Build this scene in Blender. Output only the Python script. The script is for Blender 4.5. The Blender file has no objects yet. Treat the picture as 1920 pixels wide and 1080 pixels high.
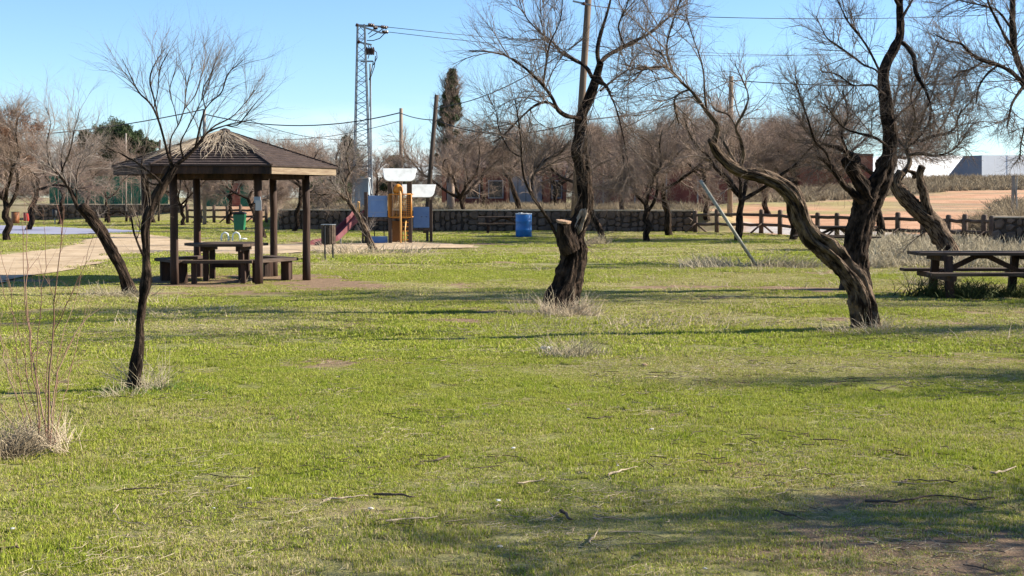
import bpy, math, random
import numpy as np
from mathutils import Vector, Matrix
R = math.radians
random.seed(7)
scene = bpy.context.scene
C = scene.collection

# ------------------------------------------------------------------ camera, sky, sun, exposure
CAM_H, F, HOR = 1.72, 2560.0, 370.0
PITCH = math.atan((540 - HOR) / F)
cam_d = bpy.data.cameras.new('camera'); cam = bpy.data.objects.new('camera', cam_d); C.objects.link(cam)
cam.location = (0, 0, CAM_H); cam.rotation_euler = (R(90) - PITCH, 0, 0)
cam_d.sensor_width = 36; cam_d.lens = F / 1920 * 36; cam_d.clip_end = 9000; cam_d.clip_start = .1
scene.camera = cam
SUN_EL, SUN_AZ = R(29), R(9)          # azimuth measured from +X towards +Y
world = bpy.data.worlds.new('World'); scene.world = world; world.use_nodes = True
wn, wl = world.node_tree.nodes, world.node_tree.links
wn.clear()
sky = wn.new('ShaderNodeTexSky'); sky.sky_type = 'NISHITA'; sky.sun_disc = False
sky.sun_elevation = SUN_EL; sky.sun_rotation = R(90) - SUN_AZ
sky.altitude = 700; sky.air_density = 1.0; sky.dust_density = 0; sky.ozone_density = 2.6
bg = wn.new('ShaderNodeBackground'); bg.inputs['Strength'].default_value = .072
out = wn.new('ShaderNodeOutputWorld')
tc = wn.new('ShaderNodeTexCoord'); sep = wn.new('ShaderNodeSeparateXYZ'); wl.new(tc.outputs['Generated'], sep.inputs[0])
mp = wn.new('ShaderNodeMapping'); mp.inputs['Scale'].default_value = (4, 4, 16); mp.inputs['Location'].default_value = (1.3, .4, .2)
wl.new(tc.outputs['Generated'], mp.inputs[0])
cn = wn.new('ShaderNodeTexNoise'); cn.inputs['Scale'].default_value = 1.6; cn.inputs['Detail'].default_value = 6
wl.new(mp.outputs[0], cn.inputs['Vector'])
cr = wn.new('ShaderNodeMapRange'); cr.inputs[1].default_value = .52; cr.inputs[2].default_value = .68; wl.new(cn.outputs[0], cr.inputs[0])
ce = wn.new('ShaderNodeMapRange'); ce.inputs[1].default_value = .075; ce.inputs[2].default_value = .02; wl.new(sep.outputs[2], ce.inputs[0])
cm = wn.new('ShaderNodeMath'); cm.operation = 'MULTIPLY'; wl.new(cr.outputs[0], cm.inputs[0]); wl.new(ce.outputs[0], cm.inputs[1])
cm2 = wn.new('ShaderNodeMath'); cm2.operation = 'MULTIPLY'; cm2.inputs[1].default_value = .8; wl.new(cm.outputs[0], cm2.inputs[0])
mx = wn.new('ShaderNodeMix'); mx.data_type = 'RGBA'; wl.new(cm2.outputs[0], mx.inputs['Factor'])
ti = wn.new('ShaderNodeMix'); ti.data_type = 'RGBA'; ti.blend_type = 'MULTIPLY'; ti.inputs['Factor'].default_value = 1; ti.inputs['B'].default_value = (.78, .92, 1.09, 1)
wl.new(sky.outputs[0], ti.inputs['A']); wl.new(ti.outputs['Result'], mx.inputs['A']); mx.inputs['B'].default_value = (7.5, 7.6, 7.9, 1)
wl.new(mx.outputs['Result'], bg.inputs['Color']); wl.new(bg.outputs[0], out.inputs[0])
sun_d = bpy.data.lights.new('sun', 'SUN'); sun_d.energy = 5.0; sun_d.angle = R(.5); sun_d.color = (1, .92, .79)
sun = bpy.data.objects.new('sun', sun_d); C.objects.link(sun)
sv = Vector((math.cos(SUN_EL) * math.cos(SUN_AZ), math.cos(SUN_EL) * math.sin(SUN_AZ), math.sin(SUN_EL)))
sun.rotation_euler = sv.to_track_quat('Z', 'Y').to_euler()
vs = scene.view_settings
vs.view_transform = 'Standard'; vs.look = 'None'; vs.gamma = 1; vs.use_curve_mapping = False; vs.exposure = 1.38
scene.render.engine = 'CYCLES'

# ------------------------------------------------------------------ pixels of the photograph -> points in the place
cp, sp_ = math.cos(PITCH), math.sin(PITCH)
def ray(px, py):
    u, v = (px - 960) / F, (540 - py) / F
    return u, cp + v * sp_, v * cp - sp_
def P(px, py, Y):
    u, y, z = ray(px, py); k = Y / y
    return np.array((u * k, Y, CAM_H + z * k))
def G(px, py, gz=0.0):
    u, y, z = ray(px, py); k = (gz - CAM_H) / z
    return np.array((u * k, y * k, gz))
def X(px, Y): return (px - 960) / F * Y

# ------------------------------------------------------------------ value noise shared by ground and grass
_ng = np.random.RandomState(3).rand(256, 256)
def vnoise(x, y, s):
    x, y = np.asarray(x, float) / s + 77.3, np.asarray(y, float) / s + 31.7
    xi, yi = np.floor(x).astype(int), np.floor(y).astype(int); fx, fy = x - xi, y - yi
    fx, fy = fx * fx * (3 - 2 * fx), fy * fy * (3 - 2 * fy)
    g = lambda a, b: _ng[a % 256, b % 256]
    return (g(xi, yi) * (1 - fx) * (1 - fy) + g(xi + 1, yi) * fx * (1 - fy) + g(xi, yi + 1) * (1 - fx) * fy + g(xi + 1, yi + 1) * fx * fy)
def fbm(x, y, s, n=3):
    t, a, w = 0, 1, 0
    for i in range(n): t = t + a * vnoise(np.asarray(x) + 13 * i, y, s / 2 ** i); w += a; a *= .55
    return t / w
def sst(a, b, x):
    t = np.clip((x - a) / (b - a), 0, 1); return t * t * (3 - 2 * t)

# ------------------------------------------------------------------ terrain
WALL_A, WALL_B = (X(525, 71.5), 71.5), (X(1302, 67.5), 67.5)
def wall_y(x):
    x = np.asarray(x, float)
    y = WALL_A[1] + (x - WALL_A[0]) / (WALL_B[0] - WALL_A[0]) * (WALL_B[1] - WALL_A[1])
    return np.where(x < WALL_A[0], WALL_A[1] + np.clip((WALL_A[0] - x) / 5, 0, 1) * 31, y)
def height(x, y):
    x, y = np.asarray(x, float), np.asarray(y, float)
    left = 1.0 * sst(0.25, .8, y - wall_y(x))
    ang = x / np.maximum(y, 1)
    r = sst(8.9, 12.5, x - .13 * (y - 68) * (y > 68))
    right = np.clip(y - 61, 0, 95) * .0425 - 1.1 * sst(.33, .17, ang) * sst(90, 150, y)
    h = left * (1 - r) + np.maximum(right, 0) * r
    h = h + (fbm(x, y, 3.2) - .5) * .09 * sst(3, 8, y + 6) + (fbm(x + 50, y, .9, 2) - .5) * .028
    return h
def hz(x, y): return float(height(x, y))

# ------------------------------------------------------------------ materials
def mat(name, col, rough=.8, col2=None, scale=8, bump=0, bscale=None, spec=.25, metal=0, stretch=(1, 1, 1), detail=5, pos=False, thr=(.35, .65), attr=None, trans=0):
    m = bpy.data.materials.new(name); m.use_nodes = True
    n, l = m.node_tree.nodes, m.node_tree.links; b = n['Principled BSDF']
    b.inputs['Base Color'].default_value = (*col, 1); b.inputs['Roughness'].default_value = rough
    b.inputs['Specular IOR Level'].default_value = spec; b.inputs['Metallic'].default_value = metal
    if col2 is None and not bump: return m
    if attr:
        a = n.new('ShaderNodeAttribute'); a.attribute_name = attr; src = a.outputs['Vector']
    elif pos: src = n.new('ShaderNodeNewGeometry').outputs['Position']
    else: src = n.new('ShaderNodeTexCoord').outputs['Object']
    mm = n.new('ShaderNodeMapping'); mm.inputs['Scale'].default_value = stretch; l.new(src, mm.inputs[0])
    t = n.new('ShaderNodeTexNoise'); t.inputs['Scale'].default_value = scale; t.inputs['Detail'].default_value = detail; t.inputs['Roughness'].default_value = .6
    l.new(mm.outputs[0], t.inputs['Vector'])
    if col2 is not None:
        r = n.new('ShaderNodeMapRange'); r.inputs[1].default_value, r.inputs[2].default_value = thr; l.new(t.outputs[0], r.inputs[0])
        x = n.new('ShaderNodeMix'); x.data_type = 'RGBA'; x.inputs['A'].default_value = (*col, 1); x.inputs['B'].default_value = (*col2, 1)
        l.new(r.outputs[0], x.inputs['Factor']); l.new(x.outputs['Result'], b.inputs['Base Color'])
    if bump:
        t2 = t
        if bscale:
            t2 = n.new('ShaderNodeTexNoise'); t2.inputs['Scale'].default_value = bscale; t2.inputs['Detail'].default_value = 5; l.new(mm.outputs[0], t2.inputs['Vector'])
        bp = n.new('ShaderNodeBump'); bp.inputs['Strength'].default_value = min(1, bump); bp.inputs['Distance'].default_value = .03 * max(1, bump)
        l.new(t2.outputs[0], bp.inputs['Height']); l.new(bp.outputs[0], b.inputs['Normal'])
    return m
M = {}
M['wood'] = mat('dark_stained_wood', (.018, .011, .008), .75, (.07, .036, .023), 6, .5, 30, stretch=(1, 1, .12))
M['wood_h'] = mat('weathered_plank', (.04, .026, .019), .8, (.105, .072, .05), 7, .5, 30, stretch=(.15, 1, 1))
M['wood_sunlit'] = mat('sunlit_tone_board', (.26, .2, .13), .8, (.16, .11, .07), 9, .4, 40, stretch=(.3, .3, 3))  # paler copy of the pavilion wood, sunlight put into the colour
M['roof'] = mat('brown_roof_covering', (.038, .026, .022), .9, (.075, .052, .042), 5, .8, 45, stretch=(1, 1, 3))
M['fibre'] = mat('pale_dry_fibre', (.42, .35, .26), .9, (.22, .17, .12), 6)
M['bark'] = mat('grey_brown_bark', (.016, .010, .007), .95, (.17, .122, .085), 9, 2.6, 16, attr='bk', stretch=(1.8, 1.8, .55), thr=(.40, .60), spec=.1)
M['bark_dark'] = mat('dark_bark', (.008, .0055, .004), .95, (.07, .047, .033), 9, 2.6, 16, attr='bk', stretch=(1.8, 1.8, .55), thr=(.42, .64), spec=.1)
M['bark_pale'] = mat('pale_bark', (.06, .045, .035), .95, (.30, .25, .20), 7, 1, 16, attr='bk', stretch=(1, 1, .35), spec=.1)
M['bare'] = mat('stripped_wood', (.42, .34, .25), .85, (.13, .09, .065), 14, 1.2, 22, stretch=(1, 1, .4))
M['twig'] = mat('grey_brown_twigs', (.09, .066, .05), .9, (.20, .155, .125), 3, pos=True, spec=.1)
M['twig_far'] = mat('reddish_brown_twigs', (.18, .128, .098), .9, (.33, .25, .20), .35, pos=True, spec=.1)
M['twig_pale'] = mat('pale_grey_twigs', (.16, .13, .11), .9, (.32, .27, .23), 2, pos=True, spec=.1)
M['twig_red'] = mat('reddish_stems', (.16, .075, .055), .8, (.26, .17, .12), 4, pos=True, spec=.2)
M['rust'] = mat('rust_brown_dead_foliage', (.115, .06, .038), .9, (.2, .11, .07), 1.2, pos=True, spec=.1)
M['straw'] = mat('dry_straw', (.36, .28, .19), .9, (.55, .46, .33), 12, pos=True, spec=.15)
M['straw_dk'] = mat('grey_dead_grass', (.24, .20, .13), .9, (.50, .43, .30), 14, pos=True, spec=.15)
M['scrub'] = mat('dry_scrub', (.17, .13, .085), .9, (.33, .27, .18), 1.3, pos=True, spec=.1)
M['green_tuft'] = mat('lush_grass', (.06, .12, .015), .8, (.16, .26, .04), 9, pos=True)
M['weed'] = mat('dark_green_weed', (.035, .05, .014), .8, (.09, .11, .035), 9, pos=True)
M['pine'] = mat('dark_pine_needles', (.02, .035, .012), .8, (.06, .085, .028), 1.5, pos=True)
M['stone'] = mat('field_stone', (.085, .058, .042), .9, (.17, .12, .09), 1.7, .8, 12, pos=True)
M['mortar'] = mat('recessed_mortar', (.05, .037, .029), .95, (.08, .06, .046), 6, .6, 20)
M['coping'] = mat('sunlit_tan_coping', (.62, .49, .35), .9, (.46, .36, .25), 2, .5, 12, pos=True)  # tan lightened to stand in for the sunlit line along the wall top
M['log'] = mat('fence_log', (.07, .045, .034), .85, (.13, .09, .066), 4, .6, 22, pos=True)
M['pole_wood'] = mat('weathered_pole_wood', (.17, .125, .09), .85, (.28, .215, .16), 5, .4, 26, stretch=(1, 1, .08))
M['pole_dark'] = mat('creosoted_pole', (.04, .03, .024), .85, (.085, .06, .045), 5, .4, 26, stretch=(1, 1, .08))
M['pole_brown'] = mat('brown_pole_wood', (.075, .05, .036), .85, (.16, .115, .08), 5, .4, 26, stretch=(1, 1, .08))
M['pole_conc'] = mat('grey_concrete', (.30, .26, .22), .9, (.22, .19, .16), 3, .3, 20)
M['galv'] = mat('galvanised_steel', (.28, .30, .31), .5, (.2, .21, .22), 6, metal=.5, spec=.5)
M['galv_green'] = mat('weathered_green_grey_tube', (.30, .29, .24), .8, (.17, .165, .13), 9, metal=0, spec=.5)
M['insul'] = mat('dark_insulator', (.05, .025, .02), .35)
M['wire'] = mat('black_cable', (.02, .02, .022), .6)
M['blue_panel'] = mat('blue_panel', (.105, .20, .40), .5, (.14, .25, .45), 3, spec=.4)
M['white_panel'] = mat('white_panel', (.52, .54, .53), .5, (.36, .37, .35), 3, spec=.4, thr=(.5, .75))
M['orange'] = mat('orange_tube', (.55, .22, .02), .45, (.45, .17, .02), 5, spec=.4)
M['amber'] = mat('amber_brown_panel', (.20, .085, .02), .5, (.15, .065, .02), 4)
M['yellow'] = mat('yellow_tube', (.66, .38, .10), .45, (.6, .33, .12), 4, spec=.4)
M['maroon'] = mat('faded_maroon_plastic', (.13, .028, .035), .5, (.18, .05, .055), 3, spec=.4)
M['play_post'] = mat('playground_timber_post', (.055, .036, .028), .8, (.1, .07, .05), 6, .4, 30, stretch=(1, 1, .1))
M['barrel'] = mat('blue_plastic_drum', (.012, .12, .38), .4, (.02, .17, .48), 5, spec=.5)
M['bin_green'] = mat('green_plastic_bin', (.015, .13, .055), .45, (.02, .17, .075), 6, spec=.5)
M['black'] = mat('black_plastic', (.02, .02, .022), .5)
M['cabinet'] = mat('blue_grey_cabinet', (.30, .36, .42), .6, (.24, .29, .34), 2)
M['white'] = mat('white_paint', (.75, .75, .73), .6, (.66, .66, .63), 5)
M['maroon_wall'] = mat('maroon_wall_cladding', (.12, .036, .03), .85, (.17, .055, .042), .9, .3, 20)
M['brick_red'] = mat('red_brick_masonry', (.26, .075, .045), .9, (.34, .13, .08), 2.2, .5, 30, stretch=(1, 1, 4))
M['orange_wall'] = mat('orange_render', (.38, .13, .07), .9, (.32, .1, .06), 3)
M['grey_door'] = mat('grey_metal_door', (.2, .2, .21), .6, (.26, .26, .27), 2)
M['roof_tile'] = mat('dark_roof_sheet', (.07, .045, .04), .85, (.12, .08, .065), 3)
M['white_wall'] = mat('white_metal_cladding', (.72, .74, .76), .6, (.66, .68, .7), .8)
M['shaded_wall'] = mat('shade_blue_cladding', (.16, .19, .23), .6, (.19, .22, .26), .8)  # dark blue grey painted in for a shaded warehouse face
M['green_sheet'] = mat('green_corrugated_sheet', (.015, .12, .06), .55, (.025, .15, .08), 1.5)
M['glass'] = mat('dark_glass', (.02, .022, .025), .15, spec=.6)
M['paper'] = mat('white_paper', (.5, .5, .48), .7)
M['red_plastic'] = mat('red_plastic', (.42, .05, .04), .5)
M['orange_plastic'] = mat('orange_plastic', (.30, .11, .04), .5)
M['stick'] = mat('dark_fallen_wood', (.05, .034, .025), .9, (.11, .08, .06), 20, .5, 60)
M['stick_pale'] = mat('bleached_fallen_wood', (.38, .31, .22), .9, (.24, .18, .12), 20, .3, 60)
M['pebble'] = mat('pale_pebble', (.5, .46, .4), .9, (.36, .33, .28), 20)
M['cut'] = mat('sawn_cut_face', (.42, .28, .18), .9, (.24, .15, .10), 24, .6, 40)

# ------------------------------------------------------------------ mesh helpers
def raw_mesh(name, V, Q, T=None, smooth=True, attrs=None):
    """V (n,3); Q (m,4) quads; T (k,3) triangles."""
    me = bpy.data.meshes.new(name)
    V = np.asarray(V, np.float32); Q = np.asarray(Q, np.int32).reshape(-1, 4)
    T = np.zeros((0, 3), np.int32) if T is None else np.asarray(T, np.int32).reshape(-1, 3)
    me.vertices.add(len(V)); me.vertices.foreach_set('co', V.ravel())
    nl = Q.size + T.size; me.loops.add(nl)
    me.loops.foreach_set('vertex_index', np.concatenate([Q.ravel(), T.ravel()]))
    me.polygons.add(len(Q) + len(T))
    st = np.concatenate([np.arange(len(Q)) * 4, Q.size + np.arange(len(T)) * 3]).astype(np.int32)
    me.polygons.foreach_set('loop_start', st)
    me.polygons.foreach_set('use_smooth', np.full(len(st), smooth))
    if attrs:
        for k, a in attrs.items():
            a = np.asarray(a, np.float32)
            if a.ndim == 2:
                at = me.attributes.new(k, 'FLOAT_VECTOR', 'POINT'); at.data.foreach_set('vector', a.ravel())
            else:
                at = me.attributes.new(k, 'FLOAT', 'POINT'); at.data.foreach_set('value', a)
    me.update(calc_edges=True); me.validate()
    return me
def tag(o, label=None, cat=None, group=None, kind=None):
    if label: o['label'] = label
    if cat: o['category'] = cat
    if group: o['group'] = group
    if kind: o['kind'] = kind
    return o
def link(name, me, m=None, parent=None, loc=None):
    if m is not None:
        me.materials.clear(); me.materials.append(m)
    o = bpy.data.objects.new(name, me); C.objects.link(o)
    if parent is not None: o.parent = parent
    if loc is not None: o.location = loc
    return o
def thing(name, loc, label, cat, group=None, rz=0, kind=None):
    o = bpy.data.objects.new(name, None); C.objects.link(o); o.location = loc; o.rotation_euler.z = rz
    o.empty_display_size = .2
    return tag(o, label, cat, group, kind)
class MB:
    def __init__(s): s.v = []; s.f = []
    def add(s, vs, fs):
        b = len(s.v); s.v += [tuple(map(float, p)) for p in vs]; s.f += [tuple(b + i for i in f) for f in fs]; return s
    def box(s, c, d, rz=0, jit=0):
        cx, cy, cz = c; hx, hy, hz_ = d[0] / 2, d[1] / 2, d[2] / 2; ca, sa = math.cos(rz), math.sin(rz)
        vs = []
        for z in (-hz_, hz_):
            for x, y in ((-hx, -hy), (hx, -hy), (hx, hy), (-hx, hy)):
                x += random.uniform(-jit, jit); y += random.uniform(-jit, jit)
                vs.append((cx + x * ca - y * sa, cy + x * sa + y * ca, cz + z + random.uniform(-jit, jit)))
        return s.add(vs, [(3, 2, 1, 0), (4, 5, 6, 7), (0, 1, 5, 4), (1, 2, 6, 5), (2, 3, 7, 6), (3, 0, 4, 7)])
    def bar(s, a, b, w, h, up=(0, 0, 1)):
        a, b = Vector(a), Vector(b); d = (b - a).normalized(); up = Vector(up)
        if abs(d.dot(up)) > .99: up = Vector((0, 1, 0))
        sx = d.cross(up).normalized() * w / 2; sz = sx.cross(d).normalized() * h / 2
        vs = [a - sx - sz, a + sx - sz, a + sx + sz, a - sx + sz, b - sx - sz, b + sx - sz, b + sx + sz, b - sx + sz]
        return s.add(vs, [(0, 1, 2, 3), (7, 6, 5, 4), (0, 4, 5, 1), (1, 5, 6, 2), (2, 6, 7, 3), (3, 7, 4, 0)])
    def tube(s, pts, rad, n=8, cap=True, dome=False):
        pts = [Vector(p) for p in pts]
        if not hasattr(rad, '__len__'): rad = [rad] * len(pts)
        vs = []; ref = None
        for i, p in enumerate(pts):
            d = (pts[min(i + 1, len(pts) - 1)] - pts[max(i - 1, 0)]).normalized()
            if ref is None:
                ref = Vector((0, 0, 1)) if abs(d.z) < .9 else Vector((1, 0, 0))
            a = (ref - d * ref.dot(d)).normalized(); ref = a; b = d.cross(a)
            vs += [p + (a * math.cos(t) + b * math.sin(t)) * rad[i] for t in (2 * math.pi * k / n for k in range(n))]
        fs = [(i * n + k, i * n + (k + 1) % n, (i + 1) * n + (k + 1) % n, (i + 1) * n + k) for i in range(len(pts) - 1) for k in range(n)]
        if cap:
            fs.append(tuple(range(n - 1, -1, -1))); L = (len(pts) - 1) * n
            fs.append(tuple(range(L, L + n)))
        return s.add(vs, fs)
    def lathe(s, prof, n=20, c=(0, 0, 0)):
        vs = [(c[0] + r * math.cos(2 * math.pi * k / n), c[1] + r * math.sin(2 * math.pi * k / n), c[2] + z) for r, z in prof for k in range(n)]
        fs = [(i * n + k, i * n + (k + 1) % n, (i + 1) * n + (k + 1) % n, (i + 1) * n + k) for i in range(len(prof) - 1) for k in range(n)]
        fs.append(tuple(range(n - 1, -1, -1))); L = (len(prof) - 1) * n; fs.append(tuple(range(L, L + n)))
        return s.add(vs, fs)
    def prism(s, poly, o, ux, uy, t):
        """poly of 2D points in plane (ux, uy) at o, thickness t along ux x uy (both sides)."""
        o, ux, uy = Vector(o), Vector(ux).normalized(), Vector(uy).normalized(); nn = ux.cross(uy) * t / 2; n = len(poly)
        vs = [o + ux * a + uy * b - nn for a, b in poly] + [o + ux * a + uy * b + nn for a, b in poly]
        return s.add(vs, [tuple(range(n - 1, -1, -1)), tuple(range(n, 2 * n))] + [(i, (i + 1) % n, n + (i + 1) % n, n + i) for i in range(n)])
    def build(s, name, m, parent=None, loc=None, smooth=False, bevel=0, label=None):
        me = bpy.data.meshes.new(name); me.from_pydata(s.v, [], s.f); me.update()
        if smooth:
            me.polygons.foreach_set('use_smooth', [len(p.vertices) == 4 for p in me.polygons])
        o = link(name, me, m, parent, loc)
        if bevel:
            md = o.modifiers.new('b', 'BEVEL'); md.width = bevel; md.segments = 1; md.limit_method = 'ANGLE'
        if label: o['label'] = label
        return o
def copy_tree(o, parent=None):
    c = o.copy(); C.objects.link(c); c.parent = parent
    for ch in list(o.children): copy_tree(ch, c)
    return c

# ------------------------------------------------------------------ instancing for uncountable stuff
def scatter(name, protos, pos, rot, scl, label, cat, extra=None):
    col = bpy.data.collections.new(name + '_source')
    for p in protos: col.objects.link(p)
    n = len(pos)
    me = bpy.data.meshes.new(name); me.vertices.add(n); me.vertices.foreach_set('co', np.asarray(pos, np.float32).ravel())
    a = me.attributes.new('irot', 'FLOAT_VECTOR', 'POINT'); a.data.foreach_set('vector', np.asarray(rot, np.float32).ravel())
    a = me.attributes.new('iscl', 'FLOAT_VECTOR', 'POINT'); a.data.foreach_set('vector', np.asarray(scl, np.float32).ravel())
    a = me.attributes.new('idx', 'INT', 'POINT'); a.data.foreach_set('value', np.random.RandomState(5).randint(0, len(protos), n).astype(np.int32))
    for k, v in (extra or {}).items():
        a = me.attributes.new(k, 'FLOAT', 'POINT'); a.data.foreach_set('value', np.asarray(v, np.float32))
    me.update()
    o = link(name, me); tag(o, label, cat, kind='stuff')
    ng = bpy.data.node_groups.new(name, 'GeometryNodeTree')
    ng.interface.new_socket('Geometry', in_out='INPUT', socket_type='NodeSocketGeometry')
    ng.interface.new_socket('Geometry', in_out='OUTPUT', socket_type='NodeSocketGeometry')
    N, L = ng.nodes, ng.links
    gi, go = N.new('NodeGroupInput'), N.new('NodeGroupOutput')
    ci = N.new('GeometryNodeCollectionInfo'); ci.inputs['Collection'].default_value = col
    ci.inputs['Separate Children'].default_value = True; ci.inputs['Reset Children'].default_value = True
    ip = N.new('GeometryNodeInstanceOnPoints'); ip.inputs['Pick Instance'].default_value = True
    def na(nm, t):
        x = N.new('GeometryNodeInputNamedAttribute'); x.data_type = t; x.inputs['Name'].default_value = nm
        return [s_ for s_ in x.outputs if s_.enabled and s_.name == 'Attribute'][0]
    L.new(gi.outputs[0], ip.inputs['Points']); L.new(ci.outputs[0], ip.inputs['Instance'])
    L.new(na('idx', 'INT'), ip.inputs['Instance Index'])
    L.new(na('irot', 'FLOAT_VECTOR'), ip.inputs['Rotation']); L.new(na('iscl', 'FLOAT_VECTOR'), ip.inputs['Scale'])
    L.new(ip.outputs[0], go.inputs[0])
    md = o.modifiers.new('scatter', 'NODES'); md.node_group = ng
    return o
def proto(name, me, m):
    me.materials.append(m); return bpy.data.objects.new(name, me)

# ------------------------------------------------------------------ ground masks
def blob(x, y, cx, cy, rx, ry):
    return np.exp(-(((x - cx) / rx) ** 2 + ((y - cy) / ry) ** 2) * 1.2)
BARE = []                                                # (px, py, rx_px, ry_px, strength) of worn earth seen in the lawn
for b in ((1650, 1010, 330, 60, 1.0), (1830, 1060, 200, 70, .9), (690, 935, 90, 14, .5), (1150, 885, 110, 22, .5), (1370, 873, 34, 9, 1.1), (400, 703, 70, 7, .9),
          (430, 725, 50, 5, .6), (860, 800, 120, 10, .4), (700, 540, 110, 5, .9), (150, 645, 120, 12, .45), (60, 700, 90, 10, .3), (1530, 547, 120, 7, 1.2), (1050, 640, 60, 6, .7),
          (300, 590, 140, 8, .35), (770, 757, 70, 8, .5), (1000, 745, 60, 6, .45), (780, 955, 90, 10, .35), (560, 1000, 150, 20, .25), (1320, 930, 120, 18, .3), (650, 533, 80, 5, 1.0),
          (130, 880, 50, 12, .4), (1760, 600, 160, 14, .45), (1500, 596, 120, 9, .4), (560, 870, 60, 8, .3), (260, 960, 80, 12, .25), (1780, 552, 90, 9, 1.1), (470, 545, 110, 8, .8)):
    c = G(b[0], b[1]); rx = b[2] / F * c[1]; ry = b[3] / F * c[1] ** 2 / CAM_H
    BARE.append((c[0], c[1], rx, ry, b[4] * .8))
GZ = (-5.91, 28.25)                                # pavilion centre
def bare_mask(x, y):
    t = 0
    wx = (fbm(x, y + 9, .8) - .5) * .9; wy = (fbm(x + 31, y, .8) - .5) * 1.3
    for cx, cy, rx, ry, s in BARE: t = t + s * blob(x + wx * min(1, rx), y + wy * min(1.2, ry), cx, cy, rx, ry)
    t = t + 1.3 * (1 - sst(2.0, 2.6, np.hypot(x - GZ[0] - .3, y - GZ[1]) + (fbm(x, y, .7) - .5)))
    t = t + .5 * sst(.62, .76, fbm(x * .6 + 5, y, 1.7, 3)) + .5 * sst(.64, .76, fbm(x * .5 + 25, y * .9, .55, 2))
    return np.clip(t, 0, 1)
def dry_mask(x, y):
    return np.clip(sst(.38, .66, fbm(x * .7, y + 40, 2.2, 4)) * .66 + .38 * sst(13, 7.5, y) * sst(.45, .6, fbm(x, y, 1.2)) + .5 * sst(14, 30, y) * sst(.4, .62, fbm(x * .5, y, 3.1)), 0, 1)
def in_poly(x, y, poly):
    x, y = np.asarray(x), np.asarray(y); r = np.zeros(x.shape, bool); n = len(poly)
    for i in range(n):
        (x1, y1), (x2, y2) = poly[i], poly[(i + 1) % n]
        if y1 == y2: continue
        c = ((y1 > y) != (y2 > y)) & (x < (x2 - x1) * (y - y1) / (y2 - y1) + x1); r ^= c
    return r
def gp(*pts): return [tuple(G(*p)[:2]) for p in pts]
SAND = gp((-500, 620), (0, 530), (90, 512), (170, 499), (225, 480), (280, 474), (350, 476), (430, 478), (520, 476), (600, 471), (690, 470), (800, 468), (900, 466), (880, 461), (815, 457), (740, 456), (640, 459), (560, 458),
          (430, 460), (350, 452), (272, 441), (205, 440), (165, 449), (120, 463), (60, 472), (0, 477), (-500, 500))
COURT = gp((-500, 437), (0, 440), (120, 440.5), (250, 438), (262, 434), (200, 430), (100, 427), (0, 424), (-500, 420))

# ------------------------------------------------------------------ ground sheet
def axis(a, b, st, far, g=1.16, near=None):
    c = list(np.arange(a, b + st / 2, st)); d = st
    while c[-1] < far: d *= g; c.append(c[-1] + d)
    d = st; lo = []
    x = a
    while x > (-far if near is None else near): d *= g; x -= d; lo.append(x)
    return np.array(lo[::-1] + c)
gx = axis(-24, 24, .3, 4000, 1.1)
gy = axis(2, 80, .3, 4500, 1.06, near=-60)
XX, YY = np.meshgrid(gx, gy)
ZZ = height(XX, YY); nxg, nyg = len(gx), len(gy)
idx = (np.arange(nyg - 1)[:, None] * nxg + np.arange(nxg - 1)[None, :])
Q = np.stack([idx, idx + 1, idx + 1 + nxg, idx + nxg], -1).reshape(-1, 4)
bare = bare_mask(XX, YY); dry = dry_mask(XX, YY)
behind = ((YY > wall_y(XX) - .3) & (XX < WALL_B[0] + .13 * (YY - 68))) | (YY > 61)
soil = np.clip(sst(.42, .5, fbm(XX, YY * .5, 9)) * .8, 0, 1)
# orange worked earth beyond the right fence: seen as a wide band rising to the right
ang = XX / np.maximum(YY, 1)
top = 92 + 22 * sst(.2, .36, ang)
orange = sst(0.15, .175, ang) * sst(60.5, 62.5, YY) * (1 - sst(-2.5, 2.5, YY - top + (fbm(XX, YY, 4) - .5) * 12)) * (1 - .75 * sst(.345, .37, ang) * sst(66, 70, YY) * (1 - sst(84, 94, YY)))
orange = np.maximum(orange, sst(-.22, -.2, ang) * sst(-.17, -.19, ang) * sst(96, 100, YY) * .9)
orange = np.maximum(orange, .7 * sst(.07, .12, ang) * (1 - sst(.15, .18, ang)) * sst(76, 79, YY) * (1 - sst(84, 87, YY)))
scrubm = sst(.1, .16, ang) * sst(0, 6, YY - top + 1) + .85 * ((YY > wall_y(XX)) & (ang < .15)) * sst(.35, .6, fbm(XX, YY, 3.1)) + .75 * sst(.345, .37, ang) * sst(62, 66, YY)
orange = orange * (1 - .75 * sst(.52, .62, fbm(XX * .22, YY + 60, 3.4, 3)) * sst(.16, .2, ang) * sst(70, 78, YY))
scrubm = np.clip(np.maximum(scrubm, sst(.255, .30, ang) * sst(33, 40, YY) * .7 * sst(.3, .5, fbm(XX, YY, 2.5))), 0, 1)
greyp = sst(.16, .18, ang) * sst(-1.3, -.7, YY - (67 - (ang - .14) * 66)) * (1 - sst(4.5, 5.5, YY - (67 - (ang - .14) * 66)))
me = raw_mesh('ground', np.stack([XX, YY, ZZ], -1).reshape(-1, 3), Q, attrs={'bare': bare.ravel(), 'dry': dry.ravel(), 'orange': orange.ravel(), 'scrub': scrubm.ravel(), 'grey': greyp.ravel()})
mg = bpy.data.materials.new('lawn_soil'); mg.use_nodes = True
n, l = mg.node_tree.nodes, mg.node_tree.links; b = n['Principled BSDF']; b.inputs['Roughness'].default_value = .95; b.inputs['Specular IOR Level'].default_value = .1
pos = n.new('ShaderNodeNewGeometry').outputs['Position']
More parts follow.
